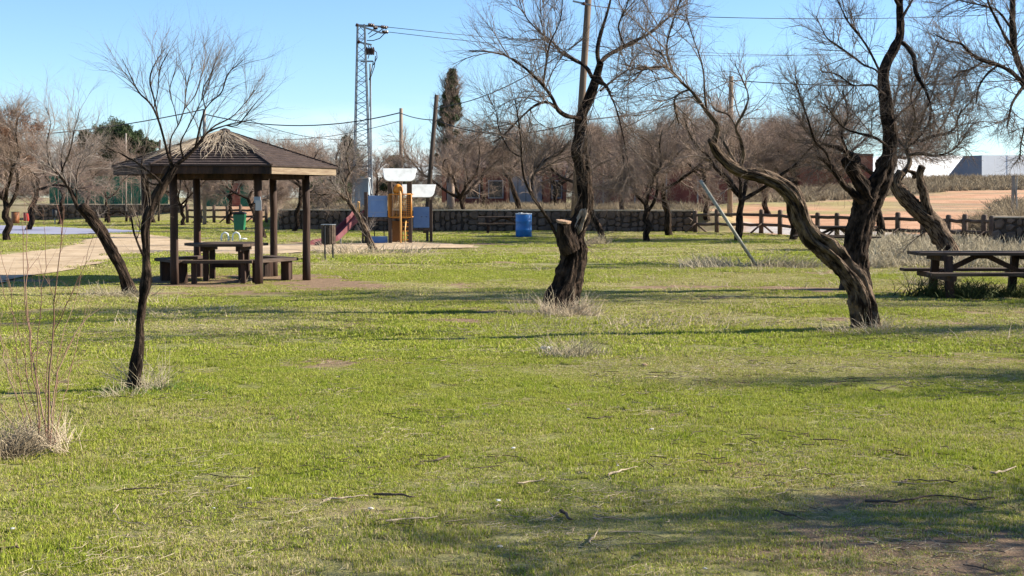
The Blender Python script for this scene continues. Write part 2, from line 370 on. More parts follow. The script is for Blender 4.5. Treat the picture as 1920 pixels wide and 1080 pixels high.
def noise(sc, det=5, ro=.6):
    t = n.new('ShaderNodeTexNoise'); t.inputs['Scale'].default_value = sc; t.inputs['Detail'].default_value = det; t.inputs['Roughness'].default_value = ro; l.new(pos, t.inputs['Vector']); return t.outputs[0]
def rng(s, a, b_):
    r = n.new('ShaderNodeMapRange'); r.inputs[1].default_value = a; r.inputs[2].default_value = b_; l.new(s, r.inputs[0]); return r.outputs[0]
def mixc(f, A, B):
    x = n.new('ShaderNodeMix'); x.data_type = 'RGBA'
    l.new(f, x.inputs['Factor'])
    for k, v in (('A', A), ('B', B)):
        if isinstance(v, tuple): x.inputs[k].default_value = (*v, 1)
        else: l.new(v, x.inputs[k])
    return x.outputs['Result']
def att(nm): a = n.new('ShaderNodeAttribute'); a.attribute_name = nm; return a.outputs['Fac']
def mth(op, a, b_):
    x = n.new('ShaderNodeMath'); x.operation = op; x.use_clamp = True
    for i, v in enumerate((a, b_)):
        if isinstance(v, (int, float)): x.inputs[i].default_value = v
        else: l.new(v, x.inputs[i])
    return x.outputs[0]
fine = noise(60, 4)
green = mixc(rng(noise(9), .35, .65), (.15, .155, .045), (.24, .235, .08))
dryc = mixc(rng(noise(14), .35, .65), (.27, .24, .10), (.37, .33, .15))
c = mixc(mth('MULTIPLY', att('dry'), rng(noise(5), .2, .55)), green, dryc)
soilc = mixc(rng(noise(7), .35, .65), (.17, .115, .07), (.28, .19, .12))
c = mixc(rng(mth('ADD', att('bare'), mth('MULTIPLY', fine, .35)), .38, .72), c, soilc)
c = mixc(att('scrub'), c, mixc(rng(noise(1.2), .35, .65), (.19, .145, .095), (.30, .245, .165)))
c = mixc(att('orange'), c, mixc(rng(noise(.5), .35, .65), (.38, .205, .115), (.52, .31, .19)))
c = mixc(att('grey'), c, mixc(rng(noise(.8), .4, .6), (.36, .33, .31), (.46, .42, .38)))
l.new(c, b.inputs['Base Color'])
bp = n.new('ShaderNodeBump'); bp.inputs['Distance'].default_value = .03; bp.inputs['Strength'].default_value = .9; l.new(noise(28, 6, .7), bp.inputs['Height']); l.new(bp.outputs[0], b.inputs['Normal'])
tag(link('ground', me, mg), 'grassy lawn with worn earth patches rising to orange field', None, kind='structure')

def sheet(name, poly, m, dz, label, step=.35, jit=.25):
    """flat sheet following the terrain inside poly, with a ragged outline."""
    xs = [p[0] for p in poly]; ys = [p[1] for p in poly]
    ax = np.arange(max(min(xs), -40), max(xs), step); ay = np.arange(min(ys), max(ys), step)
    A, B = np.meshgrid(ax, ay)
    wa = A + (fbm(A, B, 1.1) - .5) * 2 * jit; wb = B + (fbm(A + 9, B, 1.1) - .5) * 4 * jit
    ins = in_poly(wa, wb, poly)
    i = np.arange(len(ay) - 1)[:, None] * len(ax) + np.arange(len(ax) - 1)[None, :]
    ok = ins[:-1, :-1]
    i = i[ok]; Qs = np.stack([i, i + 1, i + 1 + len(ax), i + len(ax)], -1)
    V = np.stack([A, B, height(A, B) + dz], -1).reshape(-1, 3)
    used = np.unique(Qs); rm = np.full(len(V), -1); rm[used] = np.arange(len(used))
    o = link(name, raw_mesh(name, V[used], rm[Qs]), m); tag(o, label, kind='structure'); return o
sandm = mat('pale_sand', (.33, .24, .145), .95, (.50, .385, .255), 1.1, .9, 9, pos=True, spec=.1)
courtm = mat('lavender_court_surface', (.23, .235, .31), .8, (.28, .28, .34), .5, .1, pos=True)
sheet('sand_path', SAND, sandm, .03, 'pale sandy path leading to the playground', .2)
sheet('paved_court', COURT, courtm, .035, 'lavender blue paved court beyond the sandy path', .35, .1)

# ------------------------------------------------------------------ grass
mgr = bpy.data.materials.new('grass_blades'); mgr.use_nodes = True
n, l = mgr.node_tree.nodes, mgr.node_tree.links; b = n['Principled BSDF']; b.inputs['Roughness'].default_value = .65; b.inputs['Specular IOR Level'].default_value = .25
pos = n.new('ShaderNodeNewGeometry').outputs['Position']
def iatt(nm): a = n.new('ShaderNodeAttribute'); a.attribute_type = 'INSTANCER'; a.attribute_name = nm; return a.outputs['Fac']
rnd = att('rnd')
gcol = mixc(rng(noise(2.2), .3, .7), mixc(rnd, (.13, .19, .014), (.37, .43, .035)), mixc(rnd, (.24, .27, .03), (.46, .46, .08)))
dcol = mixc(att('rnd2'), (.36, .29, .14), (.60, .52, .30))
thr = mth('ADD', mth('MULTIPLY', iatt('dry'), .60), .12)
isdry = mth('LESS_THAN', att('rnd2'), thr)
l.new(mixc(isdry, gcol, dcol), b.inputs['Base Color'])
tr = n.new('ShaderNodeBsdfTranslucent'); l.new(mixc(isdry, gcol, dcol), tr.inputs[0])
ms = n.new('ShaderNodeMixShader'); ms.inputs[0].default_value = .3
l.new(b.outputs[0], ms.inputs[1]); l.new(tr.outputs[0], ms.inputs[2]); l.new(ms.outputs[0], n['Material Output'].inputs[0])
def grass_patch(seed, nb, rad, h, w):
    r = np.random.RandomState(seed)
    a = r.rand(nb) * 6.283; d = rad * np.sqrt(r.rand(nb)) * (.75 + .35 * np.sin(a * 3 + seed))
    x, y = d * np.cos(a), d * np.sin(a)
    cl = (np.sin(x * 23 + seed) * np.cos(y * 19 - seed) + 1) / 2
    H = h * (.45 + .9 * r.rand(nb) ** 1.5) * (.6 + .7 * cl); t = r.rand(nb) * 6.283; lean = r.rand(nb) ** .8 * 1.15
    dx, dy = np.cos(t), np.sin(t); sx, sy = -dy * w / 2, dx * w / 2
    s2 = r.rand(nb) * 6.283; sx, sy = np.cos(s2) * w / 2, np.sin(s2) * w / 2
    V = np.zeros((nb, 5, 3))
    V[:, 0] = np.stack([x - sx, y - sy, 0 * x - .006], -1); V[:, 1] = np.stack([x + sx, y + sy, 0 * x - .006], -1)
    m1x, m1y, m1z = x + dx * H * .25 * lean, y + dy * H * .25 * lean, H * .6 * np.cos(lean * .5)
    V[:, 2] = np.stack([m1x + sx * .8, m1y + sy * .8, m1z], -1); V[:, 3] = np.stack([m1x - sx * .8, m1y - sy * .8, m1z], -1)
    V[:, 4] = np.stack([x + dx * H * .85 * lean, y + dy * H * .85 * lean, H * np.cos(lean) * .95 + .004], -1)
    k = np.arange(nb)[:, None] * 5
    return raw_mesh('grass_patch', V.reshape(-1, 3), (k + [0, 1, 2, 3]), (k + [3, 2, 4]), True, {'rnd': np.repeat(r.rand(nb), 5), 'rnd2': np.repeat(r.rand(nb), 5)})
def lawn_points(y0, y1, sp, seed, margin=2.0):
    r = np.random.RandomState(seed)
    ys = np.arange(y0, y1, sp); pts = []
    for y in ys:
        hw = .375 * y * 1.08 + margin; xs = np.arange(-hw, hw, sp)
        pts.append(np.stack([xs + r.uniform(-.5, .5, len(xs)) * sp, y + r.uniform(-.5, .5, len(xs)) * sp], -1))
    p = np.concatenate(pts); x, y = p[:, 0], p[:, 1]
    ok = ~in_poly(x, y, SAND) & ~in_poly(x, y, COURT) & (y < wall_y(x) - .2) & ~((y > 67 - (x / y - .14) * 66 - 1) & (x / y > .14))
    p = p[ok]; r2 = r.rand(len(p)); bm = bare_mask(p[:, 0], p[:, 1])
    p = p[r2 > bm * .75]
    return p, r
def grass_layer(name, y0, y1, sp, protos, hs, label, seed):
    p, r = lawn_points(y0, y1, sp, seed); x, y = p[:, 0], p[:, 1]
    bm, dm = bare_mask(x, y), dry_mask(x, y)
    s = (.6 + .7 * r.rand(len(p))); zs = hs * (1 - .6 * bm) * (.35 + .9 * fbm(x, y, 1.3) + 1.3 * (vnoise(x, y, .42) - .4) * r.rand(len(p))) * (1.15 - .35 * dm) * r.uniform(.6, 1.5, len(p)); zs = np.maximum(zs, .2)
    rot = np.zeros((len(p), 3)); rot[:, 2] = r.rand(len(p)) * 6.283
    return scatter(name, protos, np.stack([x, y, height(x, y)], -1), rot, np.stack([s, s, zs], -1), label, 'grass', {'dry': dm})
near = [proto('grass_patch', grass_patch(i, 1300, .3, .027, .0042), mgr) for i in range(6)]
mid = [proto('grass_patch', grass_patch(20 + i, 1000, .5, .038, .010), mgr) for i in range(5)]
far = [proto('grass_patch', grass_patch(40 + i, 800, .9, .055, .024), mgr) for i in range(4)]
grass_layer('grass', 4.6, 15, .24, near, .75, 'short yellow green grass across the foreground lawn', 1)
grass_layer('grass', 14.6, 34, .45, mid, .7, 'short yellow green grass around the pavilion and gnarled trees', 2)
grass_layer('grass', 33.5, 104, .95, far, .7, 'short green grass stretching back to the stone wall', 3)

# ------------------------------------------------------------------ trees: vectorised branch growth
class Wood:
    def __init__(s, seed): s.r = np.random.RandomState(seed); s.V = []; s.Q = []; s.A = []; s.n = 0
    def tubes(s, P_, Rd, S):
        """P_ (N,K,3), Rd (N,K) -> tubes with S sides."""
        N, K = Rd.shape
        T = np.zeros_like(P_); T[:, 1:-1] = P_[:, 2:] - P_[:, :-2]; T[:, 0] = P_[:, 1] - P_[:, 0]; T[:, -1] = P_[:, -1] - P_[:, -2]
        T /= np.linalg.norm(T, axis=-1, keepdims=True) + 1e-9
        ref = np.cross(T[:, K // 2], s.r.randn(N, 3)); ref /= np.linalg.norm(ref, axis=-1, keepdims=True) + 1e-9
        a = ref[:, None] - T * (T * ref[:, None]).sum(-1, keepdims=True); a /= np.linalg.norm(a, axis=-1, keepdims=True) + 1e-9
        b_ = np.cross(T, a); th = np.arange(S) * 2 * np.pi / S
        V = P_[:, :, None] + (a[:, :, None] * np.cos(th)[:, None] + b_[:, :, None] * np.sin(th)[:, None]) * Rd[:, :, None, None]
        base = s.n + (np.arange(N)[:, None, None] * K + np.arange(K - 1)[None, :, None]) * S; k = np.arange(S)[None, None]; k2 = (k + 1) % S
        s.Q.append(np.stack([base + k, base + k2, base + S + k2, base + S + k], -1).reshape(-1, 4))
        s.V.append(V.reshape(-1, 3)); s.A.append(V.reshape(-1, 3) * .8); s.n += N * K * S
    def bark(s, pts, rad, S=28, step=.05, amp=.16, twist=1.2, cleft=None, knots=6, flare=0, closed=True):
        p, r = resample(np.array(pts), np.array(rad), step); K = len(p)
        T = np.gradient(p, axis=0); T /= np.linalg.norm(T, axis=1)[:, None] + 1e-9
        a = np.zeros_like(p); ref = np.array((0, -1., 0)) if abs(T[0, 1]) < .8 else np.array((1., 0, 0))
        for i in range(K):
            ref = ref - T[i] * ref.dot(T[i]); ref /= np.linalg.norm(ref); a[i] = ref
        b_ = np.cross(T, a); sl = np.concatenate([[0], np.cumsum(np.linalg.norm(np.diff(p, axis=0), axis=1))])
        th = np.arange(S) * 2 * np.pi / S; TH, SL = np.meshgrid(th, sl); R0 = r.mean()
        q = s.r.rand(12) * 6.28
        tw = TH + twist * SL
        m = 1 + .7 * amp * (.6 * np.sin(2 * tw + q[0] + .7 * np.sin(SL * 1.7 + q[1])) + .4 * np.sin(3 * tw + q[2] + .9 * np.sin(SL * 2.3 + q[3])) + .25 * np.sin(5 * tw + q[4] + .9 * np.sin(SL * 3.1 + q[5])) + .25 * np.sin(SL * 7 + q[6]) * np.sin(TH + q[7]))
        sk = s.r.rand() * 50
        for fa, fs, am in ((2.2, 1.6, .6), (4.6, 5, .75), (10, 14.0, .65)):
            nv = vnoise(np.cos(tw) * fa + SL * fs * .35 + sk, np.sin(tw) * fa - SL * fs * .5 + sk, 1.0); m += amp * am * (np.abs(2 * nv - 1) * 2 - 1) * .85
        for _ in range(knots):
            t0, s0, w = s.r.rand() * 6.28, s.r.rand() * sl[-1], .06 + .1 * s.r.rand()
            dth = np.angle(np.exp(1j * (TH - t0)))
            m += (.25 if s.r.rand() < .7 else -.25) * np.exp(-(dth * R0 * 1.3 / w) ** 2 - ((SL - s0) / w) ** 2)
        if cleft:
            for t0, dep, s0, s1, wd in cleft:
                dth = np.angle(np.exp(1j * (TH - t0 - .5 * np.sin(SL * 2.1))))
                m -= dep * np.exp(-(dth / wd) ** 2) * sst(s0, s0 + .25, SL) * (1 - sst(s1 - .25, s1, SL))
        if flare: m *= 1 + flare * np.exp(-SL / .18) * (1 + .35 * np.sin(5 * TH + q[10]))
        Rr = r[:, None] * m
        V = p[:, None] + (a[:, None] * np.cos(th)[None, :, None] + b_[:, None] * np.sin(th)[None, :, None]) * Rr[:, :, None]
        A = np.stack([np.cos(TH) * R0 * 1.3, np.sin(TH) * R0 * 1.3, SL], -1)
        base = s.n + np.arange(K - 1)[:, None] * S; k = np.arange(S)[None]; k2 = (k + 1) % S
        Qs = [np.stack([base + k, base + k2, base + S + k2, base + S + k], -1).reshape(-1, 4)]
        V = V.reshape(-1, 3); A = A.reshape(-1, 3)
        if closed:   # rounded end: a small ring and a centre ring
            top = s.n + (K - 1) * S; ring2 = p[-1] + (V[-S:] - p[-1]) * .55 + T[-1] * r[-1] * .18
            ring3 = p[-1] + (V[-S:] - p[-1]) * .02 + T[-1] * r[-1] * .2
            V = np.concatenate([V, ring2, ring3]); A = np.concatenate([A, A[-S:] + .1, A[-S:] + .2])
            for j in (0, 1):
                bb = top + j * S; Qs.append(np.stack([bb + k[0], bb + k2[0], bb + S + k2[0], bb + S + k[0]], -1))
        s.V.append(V); s.A.append(A); s.Q += Qs; s.n += len(V)
    def mesh(s, name, origin): 
        V = np.concatenate(s.V) - np.asarray(origin)
        return raw_mesh(name, V, np.concatenate(s.Q), None, True, {'bk': np.concatenate(s.A)})
def resample(p, r, step):
    """Catmull-Rom through p, resampled about every step."""
    p = np.asarray(p, float); r = np.asarray(r, float)
    e = np.concatenate([[2 * p[0] - p[1]], p, [2 * p[-1] - p[-2]]]); O, Rr = [], []
    for i in range(1, len(e) - 2):
        k = max(2, int(np.linalg.norm(e[i + 1] - e[i]) / step)); t = np.linspace(0, 1, k, endpoint=False)[:, None]
        O.append(.5 * ((2 * e[i]) + (-e[i - 1] + e[i + 1]) * t + (2 * e[i - 1] - 5 * e[i] + 4 * e[i + 1] - e[i + 2]) * t ** 2 + (-e[i - 1] + 3 * e[i] - 3 * e[i + 1] + e[i + 2]) * t ** 3))
        Rr.append(r[i - 1] + (r[i] - r[i - 1]) * t[:, 0])
    return np.concatenate(O + [p[-1:]]), np.concatenate(Rr + [r[-1:]])
def uniform(p, r, K):
    q, rr = resample(p, r, .05); d = np.concatenate([[0], np.cumsum(np.linalg.norm(np.diff(q, axis=0), axis=1))]); t = np.linspace(0, d[-1], K)
    return np.stack([np.interp(t, d, q[:, i]) for i in range(3)], -1), np.interp(t, d, rr)
def unit(v): return v / (np.linalg.norm(v, axis=-1, keepdims=True) + 1e-9)
def sprout(r, PP, RR, n, L, ang=(.5, 1.0), up=.25, K=6, wig=.22, t0=.15, t1=1.0, rmax=.02, tip=.3, grav=0., droop=0., wts=None, apex=.5, out=None, center=None):
    """n children off the parent polylines PP (M,K,3): returns their polylines and radii."""
    M_, Kp = RR.shape; ln = np.linalg.norm(np.diff(PP, axis=1), axis=2).sum(1)
    w = ln if wts is None else ln * wts
    i = r.choice(M_, n, p=w / w.sum()); t = t0 + (t1 - t0) * r.rand(n) ** .8; f = t * (Kp - 1); k = np.minimum(f.astype(int), Kp - 2); fr = (f - k)[:, None]
    st = PP[i, k] * (1 - fr) + PP[i, k + 1] * fr; pr = RR[i, k] * (1 - fr[:, 0]) + RR[i, k + 1] * fr[:, 0]
    tg = unit(PP[i, k + 1] - PP[i, k]); rv = unit(np.cross(tg, r.randn(n, 3))); an = r.uniform(ang[0], ang[1], n)[:, None]
    d = unit(tg * np.cos(an) + rv * np.sin(an)); d[:, 2] += up * r.rand(n)
    if center is not None: d = d + out * unit(st - center)
    d = unit(d)
    le = L[0] + (L[1] - L[0]) * r.rand(n) ** 1.3; le *= 1 - apex * t
    O = np.zeros((n, K, 3)); O[:, 0] = st; p = st.copy(); curl = r.randn(n, 3) * wig * .5
    for j in range(1, K):
        d = d + r.randn(n, 3) * wig * .6 + curl; d[:, 2] += grav - droop * j / K; d = unit(d); p = p + d * (le / (K - 1))[:, None]; O[:, j] = p
    r0 = np.minimum(pr * .7, rmax * (.55 + .45 * le / L[1])); ta = np.linspace(1, tip, K)[None] ** 1.0
    return O, r0[:, None] * ta
def merge(*PR):
    K = max(p.shape[1] for p, _ in PR); Ps, Rs = [], []
    for p, q in PR:
        if p.shape[1] != K:
            t = np.linspace(0, p.shape[1] - 1, K); i = np.minimum(t.astype(int), p.shape[1] - 2); f = (t - i)
            p = p[:, i] * (1 - f)[None, :, None] + p[:, i + 1] * f[None, :, None]; q = q[:, i] * (1 - f) + q[:, i + 1] * f
        Ps.append(p); Rs.append(q)
    return np.concatenate(Ps), np.concatenate(Rs)
def pix_limb(pts, Z, dy=0.0):
    """limb drawn through picture points (px, py, width_px); dy: how far the limb's end leads away from Z."""
    n_ = len(pts); pp = []; rr = []
    dyn = dy if hasattr(dy, '__len__') else [dy * i / max(1, n_ - 1) for i in range(n_)]
    for (px, py, w), d in zip(pts, dyn):
        pp.append(P(px, py, Z + d)); rr.append(w / 2 / F * (Z + d))
    return np.array(pp), np.array(rr)
def hero(name, label, cat, Z, trunks, limbs, tw, seed, m_trunk='bark', m_twig='twig', group=None, S=28, extra=None, K0=24, tsc=1.0, lsc=.8):
    """trunks: [(pts, dy, opts)], limbs: [(pts, dy)] in picture points; tw: list of (count, (Lmin,Lmax), dict) per twig level."""
    w = Wood(seed); first = pix_limb(trunks[0][0], Z, trunks[0][1]); base = first[0][0].copy(); base[2] = hz(base[0], base[1])
    PRs = []
    for pts, dy, op in trunks:
        p, r_ = pix_limb(pts, Z, dy); r_ = r_ * tsc; w.bark(p, r_, S=op.get('S', S), **{k: v for k, v in op.items() if k not in ('S', 'bare')})
        if not op.get('bare'): PRs.append(uniform(p, r_, K0))
    root = thing(name, tuple(base), label, cat, group)
    link('trunk', w.mesh('trunk', base), M[m_trunk], root)
    c = Wood(seed + 1)
    Lp = []
    for li in limbs:
        pts, dy = li[:2]; p, r_ = pix_limb(pts, Z, dy); r_ = r_ * lsc; Lp.append(uniform(p, r_, K0))
    lb = Wood(seed + 2)
    if Lp:
        for p, r_ in Lp:
            lb.bark(p, r_, S=9, step=.09, amp=.12, knots=4)
        link('limb', lb.mesh('limb', base), M[m_trunk], root)
    PRs_all = [(p[None], r_[None]) for p, r_ in Lp] + [(p[None], r_[None]) for p, r_ in PRs]
    wts = np.array([1.0] * len(Lp) + [t[2].get('tw', .25) if False else .22 for t in trunks if not t[2].get('bare')])
    PP, RR = merge(*PRs_all); lev = (PP, RR)
    for li, (cnt, L, op) in enumerate(tw):
        o = dict(op); src = o.pop('src', None)
        nxt = sprout(c.r, lev[0], lev[1], int(cnt), L, wts=wts if li == 0 else None, **o)
        c.tubes(nxt[0], nxt[1], 4 if li == 0 else 3)
        keep = o.get('keep', .5)
        if li == 0: lev = merge((PP[:len(Lp)], RR[:len(Lp)]), nxt) if len(Lp) else nxt
        elif li == 1: lev = merge(lev, nxt)
        else: lev = nxt
    link('crown', c.mesh('crown', base), M[m_twig], root)
    return root, base

# --- gnarled tree in the middle of the lawn
ZM = 20.6
mt, mb_ = hero('gnarled_tree', 'gnarled thick trunked bare tree with sawn off stump limb, centre of lawn', 'tree', ZM,
  [([(1052, 592, 84), (1049, 570, 74), (1060, 540, 66), (1070, 510, 56), (1074, 480, 52), (1075, 455, 56), (1082, 430, 40), (1093, 405, 35), (1100, 375, 34), (1097, 345, 33), (1092, 311, 31), (1088, 280, 29), (1090, 249, 27), (1091, 222, 26), (1100, 197, 22), (1110, 170, 20), (1120, 140, 17), (1126, 118, 15)], .5,
    dict(S=72, step=.025, amp=.15, knots=22, flare=.18, twist=.7, cleft=[(.3, .35, .4, 1.6, .35), (-.9, .3, .2, 1.3, .3), (1.3, .3, 1.0, 2.6, .3)])),
   ([(1072, 470, 40), (1063, 448, 38), (1057, 432, 33), (1056, 419, 31)], -.12, dict(S=30, step=.03, amp=.10, knots=6, bare=True))],
  [([(1126, 118, 13), (1140, 104, 12), (1171, 87, 10), (1215, 64, 8), (1245, 40, 6), (1268, 20, 4), (1290, 5, 3)], 1.3),
   ([(1124, 125, 12), (1120, 95, 10), (1126, 65, 9), (1138, 25, 7), (1148, -20, 6), (1150, -90, 4), (1160, -150, 2)], .6),
   ([(1088, 222, 13), (1062, 217, 12), (1046, 205, 11), (1036, 185, 10), (1018, 160, 9), (990, 132, 7), (955, 108, 5), (925, 98, 4), (880, 95, 2.5)], -1.6),
   ([(1110, 145, 11), (1098, 125, 9), (1080, 114, 8), (1051, 98, 7), (1037, 80, 5), (1010, 58, 4), (985, 30, 3), (970, -10, 2)], .9),
   ([(1052, 212, 9), (1030, 193, 8), (1005, 197, 6), (975, 222, 5), (950, 248, 4), (925, 268, 3)], 1.5),
   ([(1118, 152, 10), (1133, 158, 9), (1142, 168, 7), (1146, 182, 5)], -.4),
   ([(1047, 450, 9), (1030, 415, 8), (1012, 388, 8), (994, 360, 7), (982, 330, 6), (978, 295, 5), (976, 255, 4), (970, 215, 3), (965, 180, 2)], -.8),
   ([(1000, 375, 6), (997, 345, 5), (1003, 318, 5), (1025, 298, 4), (1050, 288, 3), (1070, 262, 2)], .6),
   ([(1018, 160, 6), (1024, 120, 5), (1032, 80, 4), (1050, 40, 3), (1055, 0, 2)], -.5),
   ([(978, 295, 5), (955, 280, 4), (935, 240, 3), (930, 210, 2), (915, 180, 2)], .5),
   ([(1122, 140, 8), (1150, 190, 5), (1165, 240, 4), (1175, 290, 3), (1180, 330, 2)], -1.2),
   ([(1171, 87, 6), (1160, 50, 5), (1175, 10, 4), (1190, -40, 3)], -.7),
   ([(1126, 170, 7), (1150, 150, 5), (1180, 130, 4), (1210, 128, 3), (1235, 140, 2)], 1.7)],
  [(150, (.5, 1.6), dict(ang=(.4, 1.1), up=.35, K=8, rmax=.0115, t0=.15, wig=.2)), (1500, (.35, 1.1), dict(ang=(.25, .8), up=.3, K=7, rmax=.006, grav=.05, wig=.16)), (7500, (.2, .65), dict(ang=(.2, .7), up=.25, K=4, rmax=.0036, tip=.5, wig=.16))], 11, 'bark_dark', tsc=.9, lsc=.72)
cutm = MB(); pc, _ = pix_limb([(1056, 419, 31)], ZM - .12); cpn = Vector(pc[0]) - Vector(mb_)
cutm.lathe([(.001, -.012), (.105, -.012), (.110, .012), (.108, .022), (.06, .028), (.001, .024)], 22, (0, 0, 0)); cutm.v = [tuple(Matrix.Rotation(.12, 3, 'Y') @ Matrix.Rotation(.13, 3, 'X') @ Vector((a * (1 + .1 * math.sin(3 * math.atan2(b, a) + 1) + .06 * math.sin(7 * math.atan2(b, a))), b * (1 + .08 * math.sin(5 * math.atan2(b, a))), c)) + cpn + Vector((0, 0, .022))) for a, b, c in cutm.v]; cutm.build('sawn_face', M['cut'], mt)
sw = Wood(99); sw.bark(*[a for a in pix_limb([(1082, 440, 4), (1086, 428, 14), (1091, 411, 17), (1097, 398, 13), (1102, 388, 3)], ZM + .13)], S=48, step=.012, amp=.3, knots=14, closed=True)
link('stripped_wood', sw.mesh('stripped_wood', mb_), M['bare'], mt)['label'] = 'pale stripped wood where the bark is gone'

# --- leaning tree at right front
ZR = 17.9
rt, _ = hero('leaning_tree', 'grey barked tree leaning far left from split twisted base, right foreground', 'tree', ZR,
  [([(1624, 622, 60), (1620, 600, 56), (1618, 570, 56), (1606, 535, 52), (1580, 500, 50), (1550, 468, 48), (1522, 444, 47), (1506, 412, 42), (1492, 380, 38), (1474, 355, 36), (1446, 336, 34), (1415, 326, 31), (1388, 320, 28), (1364, 306, 25), (1346, 286, 21), (1336, 270, 15), (1330, 263, 10)], -.9,
    dict(S=76, step=.025, amp=.14, knots=20, flare=.12, twist=.2, cleft=[(.35, .55, .15, 2.3, .32), (-.8, .3, .9, 3.1, .28), (1.2, .3, 1.4, 3.4, .3)])),],
  [([(1338, 272, 14), (1343, 252, 15), (1347, 238, 14), (1338, 224, 11), (1324, 208, 10), (1310, 188, 10), (1298, 172, 9), (1282, 158, 8), (1262, 135, 7), (1250, 126, 6), (1228, 126, 5), (1205, 131, 4), (1185, 126, 3), (1160, 118, 2)], -.5),
   ([(1294, 168, 7), (1276, 174, 7), (1265, 186, 7), (1266, 205, 6), (1273, 232, 4)], .4),
   ([(1385, 316, 8), (1374, 295, 7), (1362, 275, 6), (1350, 255, 5)], .3),
   ([(1388, 312, 10), (1394, 290, 9), (1389, 262, 8), (1380, 238, 6), (1395, 210, 5), (1403, 180, 4), (1392, 150, 3), (1378, 120, 2)], -.7),
   ([(1325, 207, 6), (1321, 170, 5), (1319, 135, 4), (1310, 100, 3), (1296, 60, 2), (1285, 20, 2)], .5),
   ([(1252, 124, 5), (1240, 100, 4), (1222, 90, 3), (1205, 60, 2)], .6),
   ([(1205, 131, 4), (1190, 150, 3), (1170, 165, 2), (1165, 190, 2)], -.5),
   ([(1380, 238, 5), (1365, 215, 4), (1340, 205, 3), (1330, 180, 2)], .8),
   ([(1262, 135, 5), (1250, 90, 4), (1262, 40, 3), (1280, -10, 2)], -.8)],
  [(75, (.4, 1.2), dict(ang=(.4, 1.1), up=.3, K=7, rmax=.012, t0=.25)), (520, (.25, .8), dict(ang=(.3, .9), up=.3, K=6, rmax=.006, grav=.05)), (2200, (.12, .42), dict(ang=(.2, .8), up=.25, K=4, rmax=.0035, tip=.5))], 21, 'bark', tsc=.9)

# --- dark upright tree behind it
ZD = 25.2
hero('dark_tree', 'massive almost black tree with tall crooked stem and knobby fork, behind the leaning tree', 'tree', ZD,
  [([(1603, 549, 66), (1604, 520, 52), (1606, 480, 48), (1610, 440, 50), (1620, 405, 50), (1632, 372, 56), (1648, 345, 42), (1660, 318, 31), (1667, 285, 27), (1668, 250, 26), (1664, 220, 25), (1661, 190, 24), (1657, 165, 22), (1656, 142, 21), (1664, 115, 20), (1678, 90, 18), (1688, 65, 15), (1688, 30, 14), (1686, -10, 13), (1690, -60, 11), (1700, -120, 8), (1705, -190, 4)], .6,
    dict(S=64, step=.03, amp=.12, knots=26, flare=.2, twist=.6, cleft=[(.8, .25, .5, 2.5, .3)])),
   ([(1634, 378, 36), (1620, 352, 27), (1604, 328, 23), (1592, 310, 21), (1582, 298, 13)], -.1, dict(S=30, step=.04, amp=.2, knots=10))],
  [([(1618, 378, 26), (1600, 362, 22), (1582, 346, 18), (1570, 330, 15), (1558, 312, 13), (1545, 300, 10), (1533, 296, 7)], -.5),
   ([(1600, 318, 18), (1608, 300, 14), (1598, 290, 12), (1575, 280, 9), (1545, 270, 6), (1520, 255, 4), (1500, 230, 3)], .8),
   ([(1692, 80, 11), (1704, 92, 11), (1714, 110, 10), (1716, 132, 9), (1724, 150, 9), (1736, 170, 7), (1744, 200, 6), (1740, 235, 5), (1712, 270, 3)], -.9),
   ([(1655, 145, 7), (1640, 130, 6), (1620, 122, 5), (1598, 105, 5), (1570, 85, 4), (1550, 70, 3), (1530, 30, 2)], 1.2),
   ([(1650, 135, 6), (1630, 95, 5), (1610, 65, 5), (1590, 40, 4), (1570, 0, 3)], -.8),
   ([(1662, 272, 7), (1640, 258, 6), (1610, 250, 5), (1580, 238, 4), (1550, 200, 3)], -1.3),
   ([(1590, 310, 9), (1588, 285, 7), (1578, 250, 5), (1590, 215, 4), (1580, 170, 3)], .5),
   ([(1560, 312, 8), (1548, 285, 6), (1528, 265, 5), (1515, 225, 4), (1500, 180, 3), (1490, 140, 2)], -1.4),
   ([(1668, 240, 8), (1690, 210, 6), (1710, 195, 5), (1730, 160, 4), (1745, 120, 3), (1760, 80, 2)], 1.6),
   ([(1660, 180, 7), (1635, 160, 5), (1600, 160, 4), (1570, 140, 3), (1540, 135, 2)], -1.5),
   ([(1688, 40, 8), (1705, 10, 6), (1730, -30, 4), (1760, -60, 3)], .9),
   ([(1686, 10, 8), (1660, -30, 6), (1630, -60, 4)], -.9)],
  [(200, (.5, 1.8), dict(ang=(.4, 1.1), up=.35, K=7, rmax=.0115, t0=.2)), (1900, (.3, 1.0), dict(ang=(.3, .9), up=.3, K=6, rmax=.0065, grav=.05)), (8000, (.15, .55), dict(ang=(.2, .8), up=.25, K=4, rmax=.0048, tip=.5))], 31, 'bark_dark', tsc=1.0, lsc=.8)

